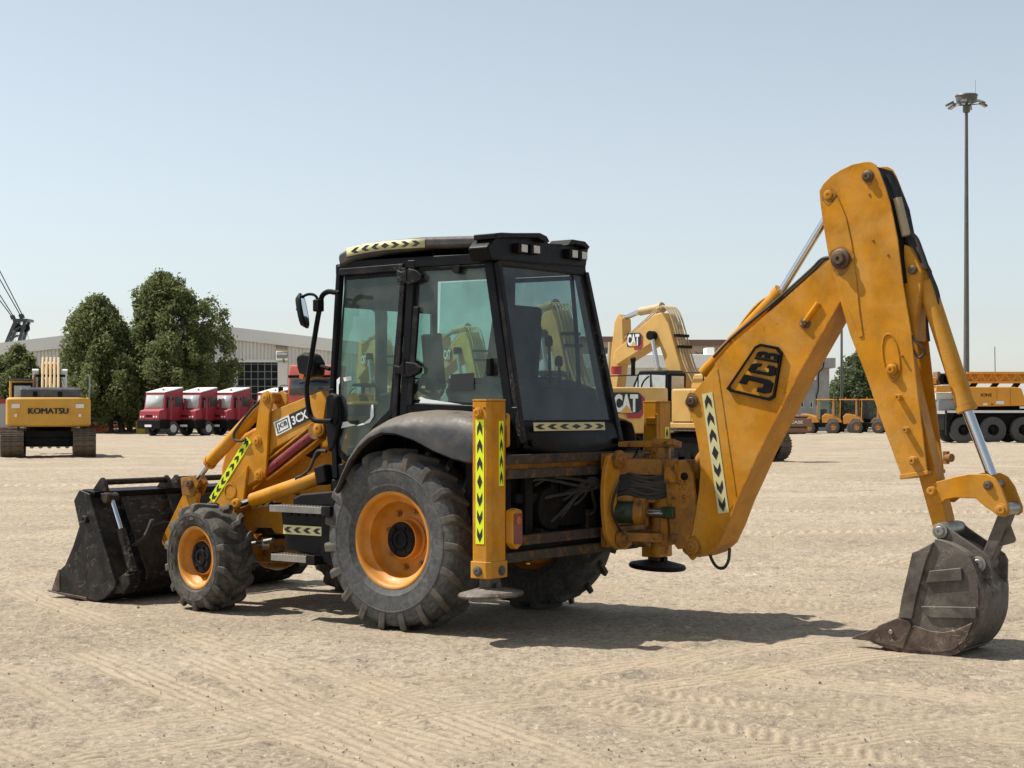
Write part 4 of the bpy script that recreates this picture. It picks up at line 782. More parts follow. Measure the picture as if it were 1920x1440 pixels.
MB().bar(P3(.085, 1.76, 1, .0), P3(.04, 2.55, 1, .0), .055, .025).build('door_pillar_trim', 'frame_worn', cabf, .006)
base = MB(); base.prism([(.93, 1.14), (.95, 1.28), (.64, 1.28), (.64, 1.14)], 'y', -.70, .70); base.bb((-.98, -.55, 1.2), (.9, .55, 1.42)); base.prism([(.95, 1.15), (.95, .95), (.70, .92), (.55, 1.15)], 'y', .56, .70); base.build('cab_floor', 'plastic', J, .02)
def pane(name, pts, s, m, parent, off=.0):
    b = MB(); n = len(pts); b.add([P3(x, z, s, off) for x, z in pts]+[P3(x, z, s, off-.006) for x, z in pts], [tuple(range(n)), tuple(range(2*n-1, n-1, -1))]+[(i, (i+1) % n, n+(i+1) % n, n+i) for i in range(n)]); return b.build(name, m, parent)
door = [(.90, 1.42), (.86, 1.34), (.78, 1.29), (.68, 1.31), (.60, 1.40), (.44, 1.56), (.26, 1.72), (.21, 2.86), (.84, 2.86), (.91, 1.96), (.92, 1.7)]
rear_q = [(.085, 1.78), (-.87, 1.74), (-.67, 2.85), (.04, 2.86), (.055, 2.8)]
for s in (1, -1):
    g1 = pane('door_glass', door, s, 'cab_glass', cabf, -.02 if s > 0 else -.02); g2 = pane('side_window', rear_q, s, 'cab_glass', cabf, -.02)
    if s > 0: GD, GQ = g1, g2
# dark printed border of the door glass and rubber seals
bd = MB()
def border(pts, w, s, off):
    cx = sum(p[0] for p in pts)/len(pts); cz = sum(p[1] for p in pts)/len(pts); inn = []
    for x, z in pts:
        d = Vector((cx-x, cz-z)); d.normalize(); inn.append((x+d.x*w, z+d.y*w))
    n = len(pts); bd.add([P3(x, z, s, off) for x, z in pts]+[P3(x, z, s, off) for x, z in inn], [(i, (i+1) % n, n+(i+1) % n, n+i) for i in range(n)])
border(door, .055, 1, -.016); border(rear_q, .03, 1, -.016); border(rear_q, .05, -1, -.03); bd.build('glass_seal', 'plastic', cabf, fix=False)
ws = MB(); ws.add([(fx(z)-.0, y, z) for y, z in ((-.62, 1.78), (.62, 1.78), (.60, 2.86), (-.60, 2.86))]+[(fx(z)-.006, y, z) for y, z in ((-.62, 1.78), (.62, 1.78), (.60, 2.86), (-.60, 2.86))], [(0, 1, 2, 3), (7, 6, 5, 4)]); ws.build('windscreen', 'cab_glass', cabf)
rw = MB(); q4 = [(-.64, 1.63), (.64, 1.63), (.575, 2.85), (-.575, 2.85)]; rw.add([(rx(z)-.012, y, z) for y, z in q4]+[(rx(z)-.006, y, z) for y, z in q4], [(0, 1, 2, 3), (7, 6, 5, 4)]); RW = rw.build('rear_window', 'rear_glass', cabf)
rf = MB()
for y0, y1, z0, z1 in ((-.66, -.60, 1.42, 2.88), (.60, .66, 1.42, 2.88)):
    sg = 1 if y0 > 0 else -1; rf.bar((rx(1.46)-.02, sg*.672, 1.46), (rx(2.87)-.02, sg*.60, 2.87), .055, .05, (0, 1, 0))
rf.bar((rx(2.87)-.02, -.6, 2.87), (rx(2.87)-.02, .6, 2.87), .04, .03, (0, 0, 1)); rf.build('rear_window_frame', 'frame_worn', cabf, .008)
# curved rear sill below the window
rows = []
for z, xo in ((1.64, -.004), (1.60, -.02), (1.54, -.03), (1.48, -.03), (1.44, -.02), (1.40, .02)): rows.append([(rx(z)+xo-.03*math.cos(math.pi*y/1.4), y*(1 if z > 1.5 else .99), z-.09*math.cos(math.pi*y/1.36)*(1 if z < 1.5 else .35 if z < 1.6 else 0)) for y in np.linspace(-.68, .68, 17)])
MB().sheet(rows).build('rear_sill', 'black', cabf, 0, 60, solid=.012)
pk = MB(); pk.bb((-1.0, -.62, 1.30), (-.9, .62, 1.44)); pk.build('rear_panel', 'machine_black', cabf)
for y in (.60, -.60): pinhead(cabf, (rx(1.46)-.05, y, 1.47), (-1, 0, 0), .03, .03, 'black', name='sill_plug')
tape(RW, (-1.05, .56, 1.592), (0, -1, 0), Vector((-1, 0, .1)), .98, .065, [-1, -1, -1, 0, 1, 1], 'cream_tape')
# roof
rp = [(0.9,2.953),(0.9,3.024),(0.798,3.063),(0.502,3.101),(-0.012,3.107),(-0.634,3.079),(-0.634,2.988),(-0.067,3.01),(0.386,2.99),(0.726,2.957),(0.852,2.911)]
roof = MB().prism(rp, 'y', -.665, .665).build('roof', 'roof', J, .035)
vp = [(0.715,2.874),(0.762,2.969),(0.655,3.077),(0.56,3.102),(0.081,3.131),(-0.006,3.117),(-0.05,3.069),(-0.305,3.082),(-0.366,3.118),(-0.551,3.116),(-0.622,3.081),(-0.583,2.909)]
MB().prism(vp, 'x', -.56, -.76).build('rear_visor', 'black', roof, .018)
v2 = [(0.733,3.033),(0.733,3.078),(0.149,3.13),(0.062,3.112),(0.018,3.069),(0.077,3.059),(0.178,3.089),(0.638,3.049)]; MB().prism(v2, 'x', -.60, -.82).build('visor_peak', 'black', roof, .008)
v3 = [(-0.234,3.064),(-0.295,3.117),(-0.48,3.115),(-0.55,3.076),(-0.526,3.052),(-0.449,3.077),(-0.326,3.08)]; MB().prism(v3, 'x', -.60, -.82).build('visor_peak', 'black', roof, .008)
LAMPS = [(0.425,3.03),(0.306,2.952),(0.264,3.035),(0.142,2.956),(-0.272,3.041),(-0.387,2.962),(-0.41,3.039),(-0.526,2.96)]
for i in range(0, 8, 2):
    (ya, za), (yb, zb) = LAMPS[i], LAMPS[i+1]
    l = MB(); l.bb((-.74, ya, za), (-.81, yb, zb)); lo = l.build('work_lamp', 'plastic', roof, .012); w = abs(ya-yb); hh = abs(za-zb); ym = (ya+yb)/2; zm = (za+zb)/2
    MB().bb((-.811, ym-w*.12-w*.30, zm-hh*.38), (-.816, ym-w*.12+w*.36, zm+hh*.38)).build('lens', 'lamp_lens', lo, .002)
MB().lathe([(.001, .05), (.05, .045), (.07, .02), (.075, 0)], 18, (.5, .15, 3.055), (0, 0, 1)).build('beacon_base', 'roof', roof)
ra, rb_ = [(0.791,0.667,3.022),(-0.056,0.667,3.048)]; n = 8; pts = [(0.791,0.667,3.031),(0.578,0.667,3.053),(0.368,0.667,3.062),(0.151,0.667,3.061),(-0.056,0.667,3.057)]; rows = [[(x, .668, z-.038) for x, y, z in pts], [(x, .668, z+.034) for x, y, z in pts]]
rt = MB().sheet(rows).build('reflective_tape', 'cream_tape', roof, 0, 60, solid=.003); c = MB()
ps = [Vector(p) for p in smooth_path(pts, 4)]
for i, s in enumerate((-1, -1, -1, 0, 1, 1, 1)):
    a = ps[1+2*i]; b = ps[min(len(ps)-1, 3+2*i)]; d = b-a; up = Vector((0, 0, 1)); O = (a+b)/2+Vector((0, .0035, -.002)); g = .024; l = d*.42
    q = [O-l, O-up*g, O+l, O+up*g] if s == 0 else [O-l*s-up*g, O-up*g, O+l*s, O+up*g, O-l*s+up*g, O-l*s*.1]
    c.add(q, [(0, 1, 2, 3)] if s == 0 else [(0, 1, 2, 5), (5, 2, 3, 4)])
c.build('chevron_print', 'print_black', rt, fix=False)
hl = MB(); hl.bb((-.66, -.58, 2.87), (.85, .58, 2.885)); hl.build('headliner', 'interior', roof); MB().prism([(.90, 2.86), (.90, 2.58), (.885, 2.58), (.87, 2.86)], 'y', -.58, .58).build('sun_visor', 'sun_blind', roof)
# front quarter moulding with oval opening, headlamp
qd = MB(); qd.prism([(0.99,1.842),(0.929,1.869),(0.857,1.842),(0.821,1.727),(0.821,1.638),(0.857,1.519),(0.905,1.398),(0.966,1.371),(0.99,1.584)], 'y', .60, .715); qo = qd.build('quarter_moulding', 'plastic', cabf, .02)
e = [(0.886,0.72,1.709)][0]; ov = MB(); ring = [(.055*math.cos(t), .12*math.sin(t)) for t in np.linspace(0, 2*math.pi, 25)[:-1]]; ov.prism([(e[0]+a, e[2]+b) for a, b in ring], 'y', .715, .727); ov.build('oval_vent', 'machine_black', qo, .004)
hb = MB(); hb.prism([(1.397,2.183),(1.315,2.213),(1.227,2.197),(1.177,2.124),(1.184,2.007),(1.265,1.99),(1.353,2.009),(1.384,2.082)], 'y', .50, .66); hd = hb.build('headlamp', 'plastic', J, .03); MB().tube([(1.241,0.58,2.081),(1.147,0.58,2.088),(1.067,0.58,2.069)], .018, 8).build('bracket', 'machine_black', hd)
MB().prism([(1.334,2.035),(1.283,2.021),(1.302,1.98),(1.34,1.999)], 'y', .55, .668).build('indicator', 'orange_lens', hd)
# mirrors
mt = [(0.723,0.83,2.678),(0.783,0.83,2.689),(0.849,0.83,2.696),(0.915,0.83,2.664),(0.939,0.83,2.577),(0.97,0.83,2.459),(1.024,0.83,2.218),(1.079,0.83,1.975),(1.092,0.83,1.904),(1.079,0.83,1.784),(1.055,0.83,1.687),(1,0.83,1.638),(0.903,0.83,1.63),(0.807,0.83,1.63)]
mir_o = MB().tube(mt, .022, 10, 4).build('mirror_frame', 'black', J)
MB().tube([(0.929,0.86,2.588),(0.947,0.86,2.651),(0.995,0.86,2.679),(1.069,0.86,2.678),(1.13,0.86,2.641),(1.173,0.86,2.554)], .012, 8, 4).build('mirror_arm', 'black', mir_o)
q = [(0.938,0.85,2.585)][0]; MB().box(q, (.07, .07, .10)).build('clamp', 'machine_black', mir_o, .01)
q = Vector([(1.086,0.88,2.545)][0]); hs = MB(); rot = Matrix.Rotation(R(14), 3, 'Y') @ Matrix.Rotation(R(28), 3, 'Z'); ring = []
def oval(rx_, rz_, x): return [rot @ Vector((x, rx_*math.copysign(abs(math.cos(t))**.75, math.cos(t)), rz_*math.copysign(abs(math.sin(t))**.75, math.sin(t))))+q for t in np.linspace(0, 2*math.pi, 33)[:-1]]
rr = [oval(.075, .135, -.02), oval(.085, .15, -.012), oval(.085, .15, .0), oval(.06, .12, .035), oval(.02, .05, .045)]; hs.sheet([r+[r[0]] for r in rr]); hs.add(rr[-1], [tuple(range(32))]); hs.build('mirror_housing', 'plastic', mir_o)
MB().add(oval(.078, .14, -.018), [tuple(range(31, -1, -1))]).build('mirror_glass', 'mirror_glass', mir_o, fix=False)
# hinges, handles
for pts, m in (([(0.239,2.858),(0.188,2.838),(0.131,2.853),(0.108,2.86),(0.03,2.843),(-0.031,2.801),(-0.026,2.759),(0.041,2.737),(0.12,2.728),(0.176,2.756),(0.233,2.755)], 'frame_worn'), ([(0.238,2.087),(0.187,2.073),(0.131,2.111),(0.024,2.1),(-0.043,2.057),(-0.032,2.019),(0.058,1.986),(0.131,1.982),(0.176,2.009),(0.238,2.005)], 'plastic')):
    z = pts[0][1]; s0 = cy(z); MB().prism(pts, 'y', s0-.005, s0+.035).build('door_hinge', m, cabf, .01); k = MB(); a = pts[2]; k.cyl((a[0]-.0, s0+.03, a[1]-.09), (a[0], s0+.03, a[1]+.02), .011, n=10); k.build('hinge_pin', 'machine_black', cabf)
q = [(-0.723,0.66,2.055)][0]; k = MB(); k.bb((q[0]-.025, cy(q[2])-.015, q[2]-.07), (q[0]+.025, cy(q[2])+.03, q[2]+.07)); k.build('window_latch', 'machine_black', cabf, .012)
q = [(-0.376,0.65,2.828)][0]; k = MB(); k.cyl((q[0], cy(q[2])-.02, q[2]), (q[0], cy(q[2])+.03, q[2]), .035, n=16); k.build('window_stop', 'machine_black', cabf)
# torn paper and sticker on the glass
def decal(parent, pts, m, nm):
    b = MB(); b.add([P3(x, z, 1, -.0135) for x, z in pts], [tuple(range(len(pts)))]); return b.build(nm, m, parent, fix=False)
for pts in ([(0.906,1.975),(0.87,2.001),(0.87,1.948),(0.882,1.931),(0.876,1.629),(0.882,1.558),(0.912,1.549),(0.9,1.762)], [(0.882,1.602),(0.839,1.62),(0.767,1.629),(0.749,1.612),(0.672,1.599),(0.839,1.572),(0.876,1.567)], [(0.833,1.992),(0.744,2.004),(0.738,1.969),(0.821,1.961)], [(0.586,1.617),(0.522,1.656),(0.516,1.761),(0.493,1.77),(0.481,1.674),(0.522,1.621),(0.574,1.608)], [(0.663,1.599),(0.592,1.617),(0.58,1.604),(0.663,1.59)]):
    decal(GD, pts, 'paper', 'torn_sticker')
decal(GQ, [(0.013,1.819),(-0.02,1.828),(-0.076,1.81),(-0.295,1.784),(-0.552,1.75),(-0.552,1.717),(-0.295,1.742),(-0.076,1.772),(0.002,1.781),(-0.014,1.802)], 'paper', 'torn_sticker'); decal(GQ, [(-0.317,2.003),(-0.552,2.012),(-0.552,1.879),(-0.311,1.872)], 'print_black', 'dark_sticker')
# interior
se = MB(); se.prism([(-.42, 1.78), (.06, 1.80), (.10, 1.90), (.02, 1.94), (-.34, 1.92), (-.44, 1.95)], 'y', -.26, .26); seat = se.build('seat', 'interior', J, .04)
se = MB(); se.prism([(-.30, 1.90), (-.42, 2.56), (-.56, 2.58), (-.52, 2.2), (-.48, 1.88)], 'y', -.27, .27); se.build('seat_back', 'interior', seat, .05)
MB().bb((-.3, -.16, 1.42), (.0, .16, 1.80)).build('seat_pedestal', 'interior', seat)
co = MB(); co.prism([(.92, 1.42), (.92, 1.86), (.78, 1.88), (.66, 1.70), (.62, 1.42)], 'y', -.16, .16); co.build('front_console', 'interior', J, .03)
sw = MB(); u, w, d = frame((-.75, 0, .66)); o = Vector((.52, .0, 1.99)); sw.tube([o+u*.20*math.cos(t)+w*.20*math.sin(t) for t in np.linspace(0, 2*math.pi, 33)], .016, 8, 1, False); sw.cyl(o, o-d*.35, .03); sw.bar(o-u*.19, o+u*.19, .03, .012); sw.build('steering_wheel', 'interior', J)
rc = MB(); rc.prism([(-.58, 1.42), (-.58, 1.98), (-.84, 1.90), (-.96, 1.42)], 'y', -.6, .6); rc.bb((-.5, -.60, 1.42), (.55, -.36, 2.0)); rc.bb((-.9, -.66, 1.30), (.9, -.645, 1.80)); rcn = rc.build('rear_console', 'interior', J, .03)
for y, l in ((.16, .36), (-.10, .36), (.30, .2), (-.24, .2)): k = MB(); k.cyl((-.74, y, 1.9), (-.72, y, 1.9+l), .012); k.lathe([(.03, -.02), (.035, .02), (.025, .06), (.001, .07)], 12, (-.72, y, 1.9+l), (0, 0, 1)); k.build('lever', 'interior', rcn)
for a, b in (((-.47, -.18, 1.82), (-.50, -.22, 2.42)),): MB().bar(a, b, .12, .05).build('inner_post', 'interior', J, .02)
MB().bar((.12, -.60, 1.9), (.09, -.58, 2.88), .20, .06).build('pillar_trim', 'interior', J, .02)
MB().bar((.80, -.50, 1.9), (.82, -.46, 2.4), .05, .22, (0, 1, 0)).build('instrument_panel', 'interior', J, .02)
MB().tube([(-.72, -.42, 2.84), (-.78, -.40, 2.4), (-.86, -.32, 2.0), (-.90, -.26, 1.84)], .018, 8).build('wiper_arm', 'machine_black', cabf)
# ---- stabiliser legs and rear frame
RX0, RX1 = -.962, -1.10
def leg(sg, zpad, tilt):
    Y = lambda q: sg*q; sec = [(-.952, 1.0), (-.952, 1.185), (-.964, 1.197), (-1.088, 1.197), (-1.115, 1.172), (-1.115, 1.0), (-1.09, .975), (-.97, .975)]
    b = MB(); b.prism([(x, Y(y)) for x, y in sec], 'z', .60, 1.785); L = b.build('stabiliser_leg', 'jcb', J, .006)
    if sg < 0: L.location = (-.04, -.10, 0)
    def grow(k): return [(-1.038+(x+1.038)*k, Y(1.088+(y-1.088)*k)) for x, y in sec]
    MB().prism(grow(1.12), 'z', .48, .605).build('leg_collar', 'jcb', L, .006); MB().prism(grow(1.02), 'z', 1.786, 1.80).build('leg_cap', 'jcb', L, .003)
    MB().bb((-.99, Y(1.02), zpad+.05), (-1.09, Y(1.16), .55)).build('inner_leg', 'bucket', L, .01)
    f = MB(); rr = [(.001, .055), (.10, .055), (.14, .045), (.235, .024), (.247, .005), (.235, -.012), (.001, -.005)]; f.lathe(rr, 28, (0, 0, 0), (0, 0, 1)); f.box((0, 0, .06), (.16, .06, .06)); fo = f.build('foot_pad', 'bucket' if sg > 0 else 'machine_black', L, .0, 40); fo.location = (-1.04, Y(1.08), zpad); fo.rotation_euler = (0, tilt, 0)
    for z, yy in ((.535, 1.22),):
        pinhead(L, (-1.02, Y(1.212), z), (0, sg, 0), .03, .016, 'bucket', ring=.038); pinhead(L, (-1.126, Y(1.06), z), (-1, 0, 0), .03, .012, 'bucket', ring=.038)
    pinhead(L, (-1.015, Y(1.20), 1.70), (0, sg, 0), .03, .025, 'jcb', ring=.04)
    for x in (-.972, -1.072): pinhead(L, (x, Y(1.2), 1.735), (0, sg, 0), .007, .006, 'pin', name='bolt')
    MB().bb((-1.0, Y(.955), 1.60), (-1.116, Y(.99), 1.66)).build('leg_tab', 'jcb', L, .008)
    MB().prism([(-1.118, 1.68), (-1.118, 1.46), (-1.10, 1.44), (-1.10, 1.70)], 'y', Y(.945), Y(.98)).build('leg_flange', 'jcb', L, .006)
    if sg > 0:
        tape(L, (-1.030, 1.198, .735), (0, 0, 1), (0, 1, 0), .915, .078, [-1, -1, -1, 0, 1, 1, 1]); tape(L, (-1.115, 1.055, 1.16), (0, 0, 1), (-1, 0, 0), .48, .055, [1, 1, 1, 1])
    else: tape(L, (-1.115, -1.11, 1.12), (0, 0, 1), (-1, 0, 0), .46, .06, [1, 1, 1, 1])
    lb = MB(); lb.prism([(.99, .975), (.93, .99), (.865, .975), (.865, .72), (.93, .68), (.99, .73)], 'x', -1.10, -1.175) if sg > 0 else lb.prism([(-.99, .975), (-.93, .99), (-.865, .975), (-.865, .72), (-.93, .68), (-.99, .73)], 'x', -1.10, -1.175)
    lo = lb.build('tail_lamp', 'jcb', L, .015); MB().bb((-1.176, Y(.878), .725), (-1.183, Y(.978), .95)).build('lens', 'red_lens', lo, .006); MB().lathe([(.03, 0), (.03, .004), (.001, .005)], 18, (-1.183, Y(.927), .90), (-1, 0, 0)).build('indicator_lens', 'orange_lens', lo)
leg(1, .35, R(3)); leg(-1, .39, R(-4))
fm_ = MB()
for z0, z1 in ((1.315, 1.385), (1.205, 1.275), (.70, .775), (.58, .655)): fm_.bb((-1.04, -1.07, z0), (-1.115, .985, z1))
rfr = fm_.build('rear_frame_rail', 'frame_rust', J, .006)
k = MB(); k.bb((-.98, -.975, 1.275), (-1.06, .975, 1.315)); k.build('upper_web', 'jcb_rear', rfr); k = MB(); k.bb((-.98, -.975, .655), (-1.06, .975, .70)); k.build('lower_web', 'machine_black', rfr)
k = MB()
for y0, y1 in ((.985, .80), (-.985, -.80), (.62, .52), (.28, .18)): k.bb((-.97, y0, .56), (-1.02, y1, 1.40))
k.bb((-.93, -.97, .56), (-.97, .97, .78)); k.bb((-.93, -.97, 1.2), (-.97, .97, 1.39)); k.build('rear_frame_plate', 'machine_black', rfr, .01)
k = MB(); k.bb((-.62, -.85, .60), (-.92, .85, 1.36)); k.build('bulkhead', 'machine_black', rfr)
k = MB(); k.bb((-.86, .35, 1.0), (-1.0, .70, 1.08)); k.cyl((-.9, .30, .95), (-1.04, .30, .95), .17); k.bb((-.9, -.2, .8), (-1.02, .15, 1.15)); k.build('valve_block', 'machine_black', rfr, .02)
rs = random.Random(8); hh = MB()
for i in range(12):
    y = .6-rs.random()*.9; z = .8+rs.random()*.35; hh.tube([(-.94, y, z), (-1.04, y-.1, z+.06), (-1.10, -.1-rs.random()*.1, 1.08+rs.random()*.1), (-1.2, -.3, 1.05+rs.random()*.1)], .014, 6, 5)
hh.build('hydraulic_hose', 'hose', J)
# ---- kingpost carriage and slew casting (centre y = KY)
KY = -.60
hk = [(-0.213,1.351),(-0.274,1.371),(-0.415,1.368),(-0.493,1.319),(-0.478,1.259),(-0.415,1.226),(-0.368,1.158),(-0.329,1.052),(-0.321,0.924),(-0.352,0.794),(-0.43,0.725),(-0.541,0.692),(-0.557,0.63),(-0.478,0.592),(-0.352,0.601),(-0.244,0.642),(-0.175,0.74),(-0.144,0.954),(-0.144,1.102),(-0.167,1.25)]
car = MB(); car.prism(hk, 'x', -1.185, -1.235); carr = car.build('carriage', 'jcb', J, .014)
mirr = [(2*KY-y-.04, z) for y, z in hk]; k = MB(); k.prism(mirr, 'x', -1.12, -1.25); k.build('carriage_clamp', 'jcb_rear', carr, .014)
k = MB(); k.bb((-1.12, -.25, 1.24), (-1.20, -.95, 1.375)); k.bb((-1.12, -.25, .62), (-1.20, -.95, .78)); k.bb((-1.118, -.34, .78), (-1.16, -.90, 1.24)); k.build('carriage_plate', 'jcb_rear', carr, .012)
k = MB()
for z0, z1, xx in ((1.20, 1.33, -1.56), (.98, 1.04, -1.50), (.66, .74, -1.56)):
    k.prism([(-1.15, -.30), (-1.36, KY+.16), (xx, KY+.13), (xx-.04, KY), (xx, KY-.13), (-1.36, KY-.16), (-1.15, -.92)], 'z', z0, z1)
k.build('slew_lug', 'jcb_rear', carr, .012)
k = MB(); k.cyl((-1.47, KY, 1.16), (-1.47, KY, 1.42), .075); k.build('slew_pin', 'jcb_rear', carr); MB().cyl((-1.47, KY, .56), (-1.47, KY, .86), .075).build('slew_pin', 'jcb_rear', carr)
k = MB(); k.prism([(-1.18, -.42), (-1.2, KY+.02), (-1.56, KY+.02), (-1.6, KY-.06), (-1.2, -.9)], 'z', 1.42, 1.47); k.box((-1.5, KY-.05, 1.455), (.2, .14, .05), Matrix.Rotation(.2, 3, 'X')); k.build('top_cap_plate', 'jcb_rear', carr, .012)
for y, z, m in ((-.315, 1.325, 'jcb_rear'), (-.36, .69, 'jcb_rear')): pinhead(carr, (-1.25, y, z), (-1, 0, 0), .035, .05, m, ring=.075, name='clamp_boss')
kp = MB(); ko = [(-1.605,1.322),(-1.763,1.329),(-1.821,1.288),(-1.851,1.213),(-1.875,1.046),(-1.88,0.942),(-1.841,0.752),(-1.783,0.631),(-1.714,0.619),(-1.655,0.692),(-1.635,0.848),(-1.615,1.038),(-1.6,1.229)]
kp.prism(ko, 'y', KY+.105, KY+.145); kp.prism(ko, 'y', KY-.145, KY-.105); kp.bb((-1.53, KY-.105, .64), (-1.60, KY+.105, 1.30)); kp.cyl((-1.50, KY, .87), (-1.50, KY, 1.19), .09); kpo = kp.build('kingpost', 'jcb_rear', J, .01)
for q, r in zip([(-1.786,-0.455,1.199),(-1.653,-0.455,1.196)], (.03, .028)): pinhead(kpo, (q[0], KY+.145, q[2]), (0, 1, 0), r, .02, 'machine_black' if r > .029 else 'jcb_rear')
k = MB(); k.prism([(-1.628,1.268),(-1.667,1.277),(-1.726,1.203),(-1.716,1.148),(-1.623,1.141)], 'y', KY+.146, KY+.20); k.build('stop_block', 'jcb_rear', kpo, .008)
sc = MB(); sc.cyl((-1.20, -.36, .90), (-1.36, -.43, .90), .09, n=24); sc.build('slew_ram', 'green_paint', carr); k = MB(); k.cyl((-1.34, -.42, .90), (-1.42, -.445, .90), .10); k.bb((-1.34, -.40, .80), (-1.44, -.48, 1.02)); k.build('slew_ram_head', 'jcb_rear', carr, .012)
MB().cyl((-1.40, -.44, .905), (-1.60, -.45, .905), .032).build('slew_rod', 'chrome', carr); k = MB(); k.bb((-1.58, -.42, .86), (-1.70, -.45, .955)); k.build('rod_eye', 'green_paint', carr, .012)
hh = MB()
for i in range(16):
    z = 1.04+.011*i; hh.tube([(-1.18, -.30-.02*(i % 4), z-.02), (-1.28, -.40, z+.02*rs.random()), (-1.42, -.44-.02*(i % 3), z-.03*rs.random()), (-1.58, -.50, z-.04*rs.random()), (-1.75, KY+.03, z+.05)], .014, 6, 5)
hh.build('hydraulic_hose', 'hose', J); hb_ = MB(); hb_.tube([(-1.27,-0.315,1.162),(-1.27,-0.215,1.017),(-1.27,-0.199,0.911),(-1.27,-0.277,0.801),(-1.27,-0.354,0.732)], .011, 7); hb_.tube([(-1.2,-0.702,1.419),(-1.2,-0.637,1.342),(-1.2,-0.541,1.3),(-1.2,-0.446,1.303),(-1.2,-0.43,1.243)], .012, 7); hb_.build('grease_line', 'hose', J)
# ---- boom
BY = KY; BH = .125
bo = [(-1.788,1.809),(-1.832,1.843),(-1.943,1.951),(-2.058,2.087),(-2.195,2.22),(-2.586,2.503),(-2.837,2.693),(-3.024,2.831),(-3.171,2.779),(-3.179,2.601),(-3.115,2.525),(-2.779,1.997),(-2.436,1.39),(-2.307,1.133),(-2.246,1.016),(-2.167,0.827),(-2.091,0.679),(-1.996,0.603),(-1.885,0.568),(-1.803,0.589),(-1.774,0.638),(-1.813,0.749),(-1.871,0.928),(-1.9,1.08),(-1.914,1.248),(-1.9,1.415),(-1.861,1.603),(-1.798,1.738)]
boom = MB(); boom.prism(bo, 'y', BY+BH-.014, BY+BH); boom.prism(bo, 'y', BY-BH, BY-BH+.014); bm_o = boom.build('boom_side_plate', 'jcb', J, .004)
def ribbon(pts, y0, y1, off, th):
    b = MB(); P = [Vector(p) for p in pts]; n = len(P); nn = []
    for i in range(n):
        d = (P[min(i+1, n-1)]-P[max(i-1, 0)]).normalized(); nn.append(Vector((-d.y, d.x)))
    poly = [P[i]+nn[i]*off for i in range(n)]+[P[i]+nn[i]*(off+th) for i in range(n-1, -1, -1)]
    for i in range(n-1):
        q = [P[i]+nn[i]*off, P[i+1]+nn[i+1]*off, P[i+1]+nn[i+1]*(off+th), P[i]+nn[i]*(off+th)]
        vs = [(a.x, y, a.y) for y in (y0, y1) for a in q]; f = [(0, 1, 5, 4), (2, 3, 7, 6)]
        if i == 0: f.append((3, 0, 4, 7))
        if i == n-2: f.append((1, 2, 6, 5))
        b.add(vs, f+[(0, 3, 2, 1), (4, 5, 6, 7)])
    return b
und = [(-3.179,2.621),(-3.115,2.525),(-2.779,1.997),(-2.436,1.39),(-2.307,1.133),(-2.246,1.016),(-2.167,0.827),(-2.091,0.679),(-1.996,0.603),(-1.9,0.569)]
ribbon(und, BY-BH-.022, BY+BH+.022, -.004, .014).build('boom_underside', 'jcb', J)
top = [(-2.044,2.07),(-2.195,2.22),(-2.586,2.503),(-2.837,2.693),(-3.024,2.831),(-3.128,2.793)]; ribbon(top, BY-BH+.012, BY+BH-.012, -.0165, .012).build('boom_top_plate', 'jcb', J)
k = MB(); k.prism([(-2.072,2.049),(-2.246,1.016),(-2.157,0.93),(-1.986,1.988)], 'y', BY+BH, BY+BH+.006); k.build('doubler_plate', 'jcb', bm_o, .003)
k = MB(); k.cyl(*[tuple(q) for q in [(-2.804,-0.47,2.358),(-2.936,-0.47,2.521)]], .022); kk = k.build('pressed_rib', 'jcb', bm_o)
for q, r, ring, m in zip([(-1.842,-0.475,1.792),(-1.842,-0.475,0.646),(-2.823,-0.475,2.373)], (.032, .036, .022), (.052, .066, .04), ('pin', 'jcb_rear', 'pin')): pinhead(bm_o, (q[0], BY+BH, q[2]), (0, 1, 0), r, .03, m, ring=ring)
for i, q in enumerate([(-1.842,-0.475,1.792),(-1.842,-0.475,0.646),(-2.823,-0.475,2.373)]): stain(bm_o, (q[0], BY+BH, q[2]), 1, (.065, .085, .05)[i], 10+i)
k = MB(); q = [(-1.842,-0.475,1.792)][0]; k.cyl((q[0], BY-.12, q[2]), (q[0], BY+.12, q[2]), .04); q2 = [(-1.842,-0.475,0.646)][0]; k.cyl((q2[0], BY-.19, q2[2]), (q2[0], BY+.12, q2[2]), .05); k.build('pivot_tube', 'jcb_rear', bm_o)
a, b2 = [(-1.981,-0.467,1.854),(-2.129,-0.467,0.921)]; d = Vector(b2)-Vector(a); tape(bm_o, a, d, (0, 1, 0), d.length, .095, [-1, -1, -1, 0, 1, 1, 1], 'cream_tape')
# raised maker's emblem
pp = [(-2.17,1.89),(-2.411,2.203),(-2.457,2.222),(-2.598,2.194),(-2.634,2.153),(-2.571,1.822),(-2.53,1.798),(-2.198,1.869)]; em = MB().prism(pp, 'y', BY+BH+.002, BY+BH+.016).build('emblem_plate', 'jcb', bm_o, .004)
cx = sum(p[0] for p in pp)/8; cz = sum(p[1] for p in pp)/8; n = 8; rimv = []
eb = MB(); o1 = [(cx+(x-cx)*1.03, cz+(z-cz)*1.03) for x, z in pp]; o2 = [(cx+(x-cx)*.93, cz+(z-cz)*.93) for x, z in pp]
eb.add([(x, BY+BH+.0, z) for x, z in o1]+[(x, BY+BH+.028, z) for x, z in o1]+[(x, BY+BH+.028, z) for x, z in o2]+[(x, BY+BH+.010, z) for x, z in o2], [(r*n+i, r*n+(i+1) % n, (r+1)*n+(i+1) % n, (r+1)*n+i) for r in range(3) for i in range(n)]); eb.build('emblem_border', 'black', em)
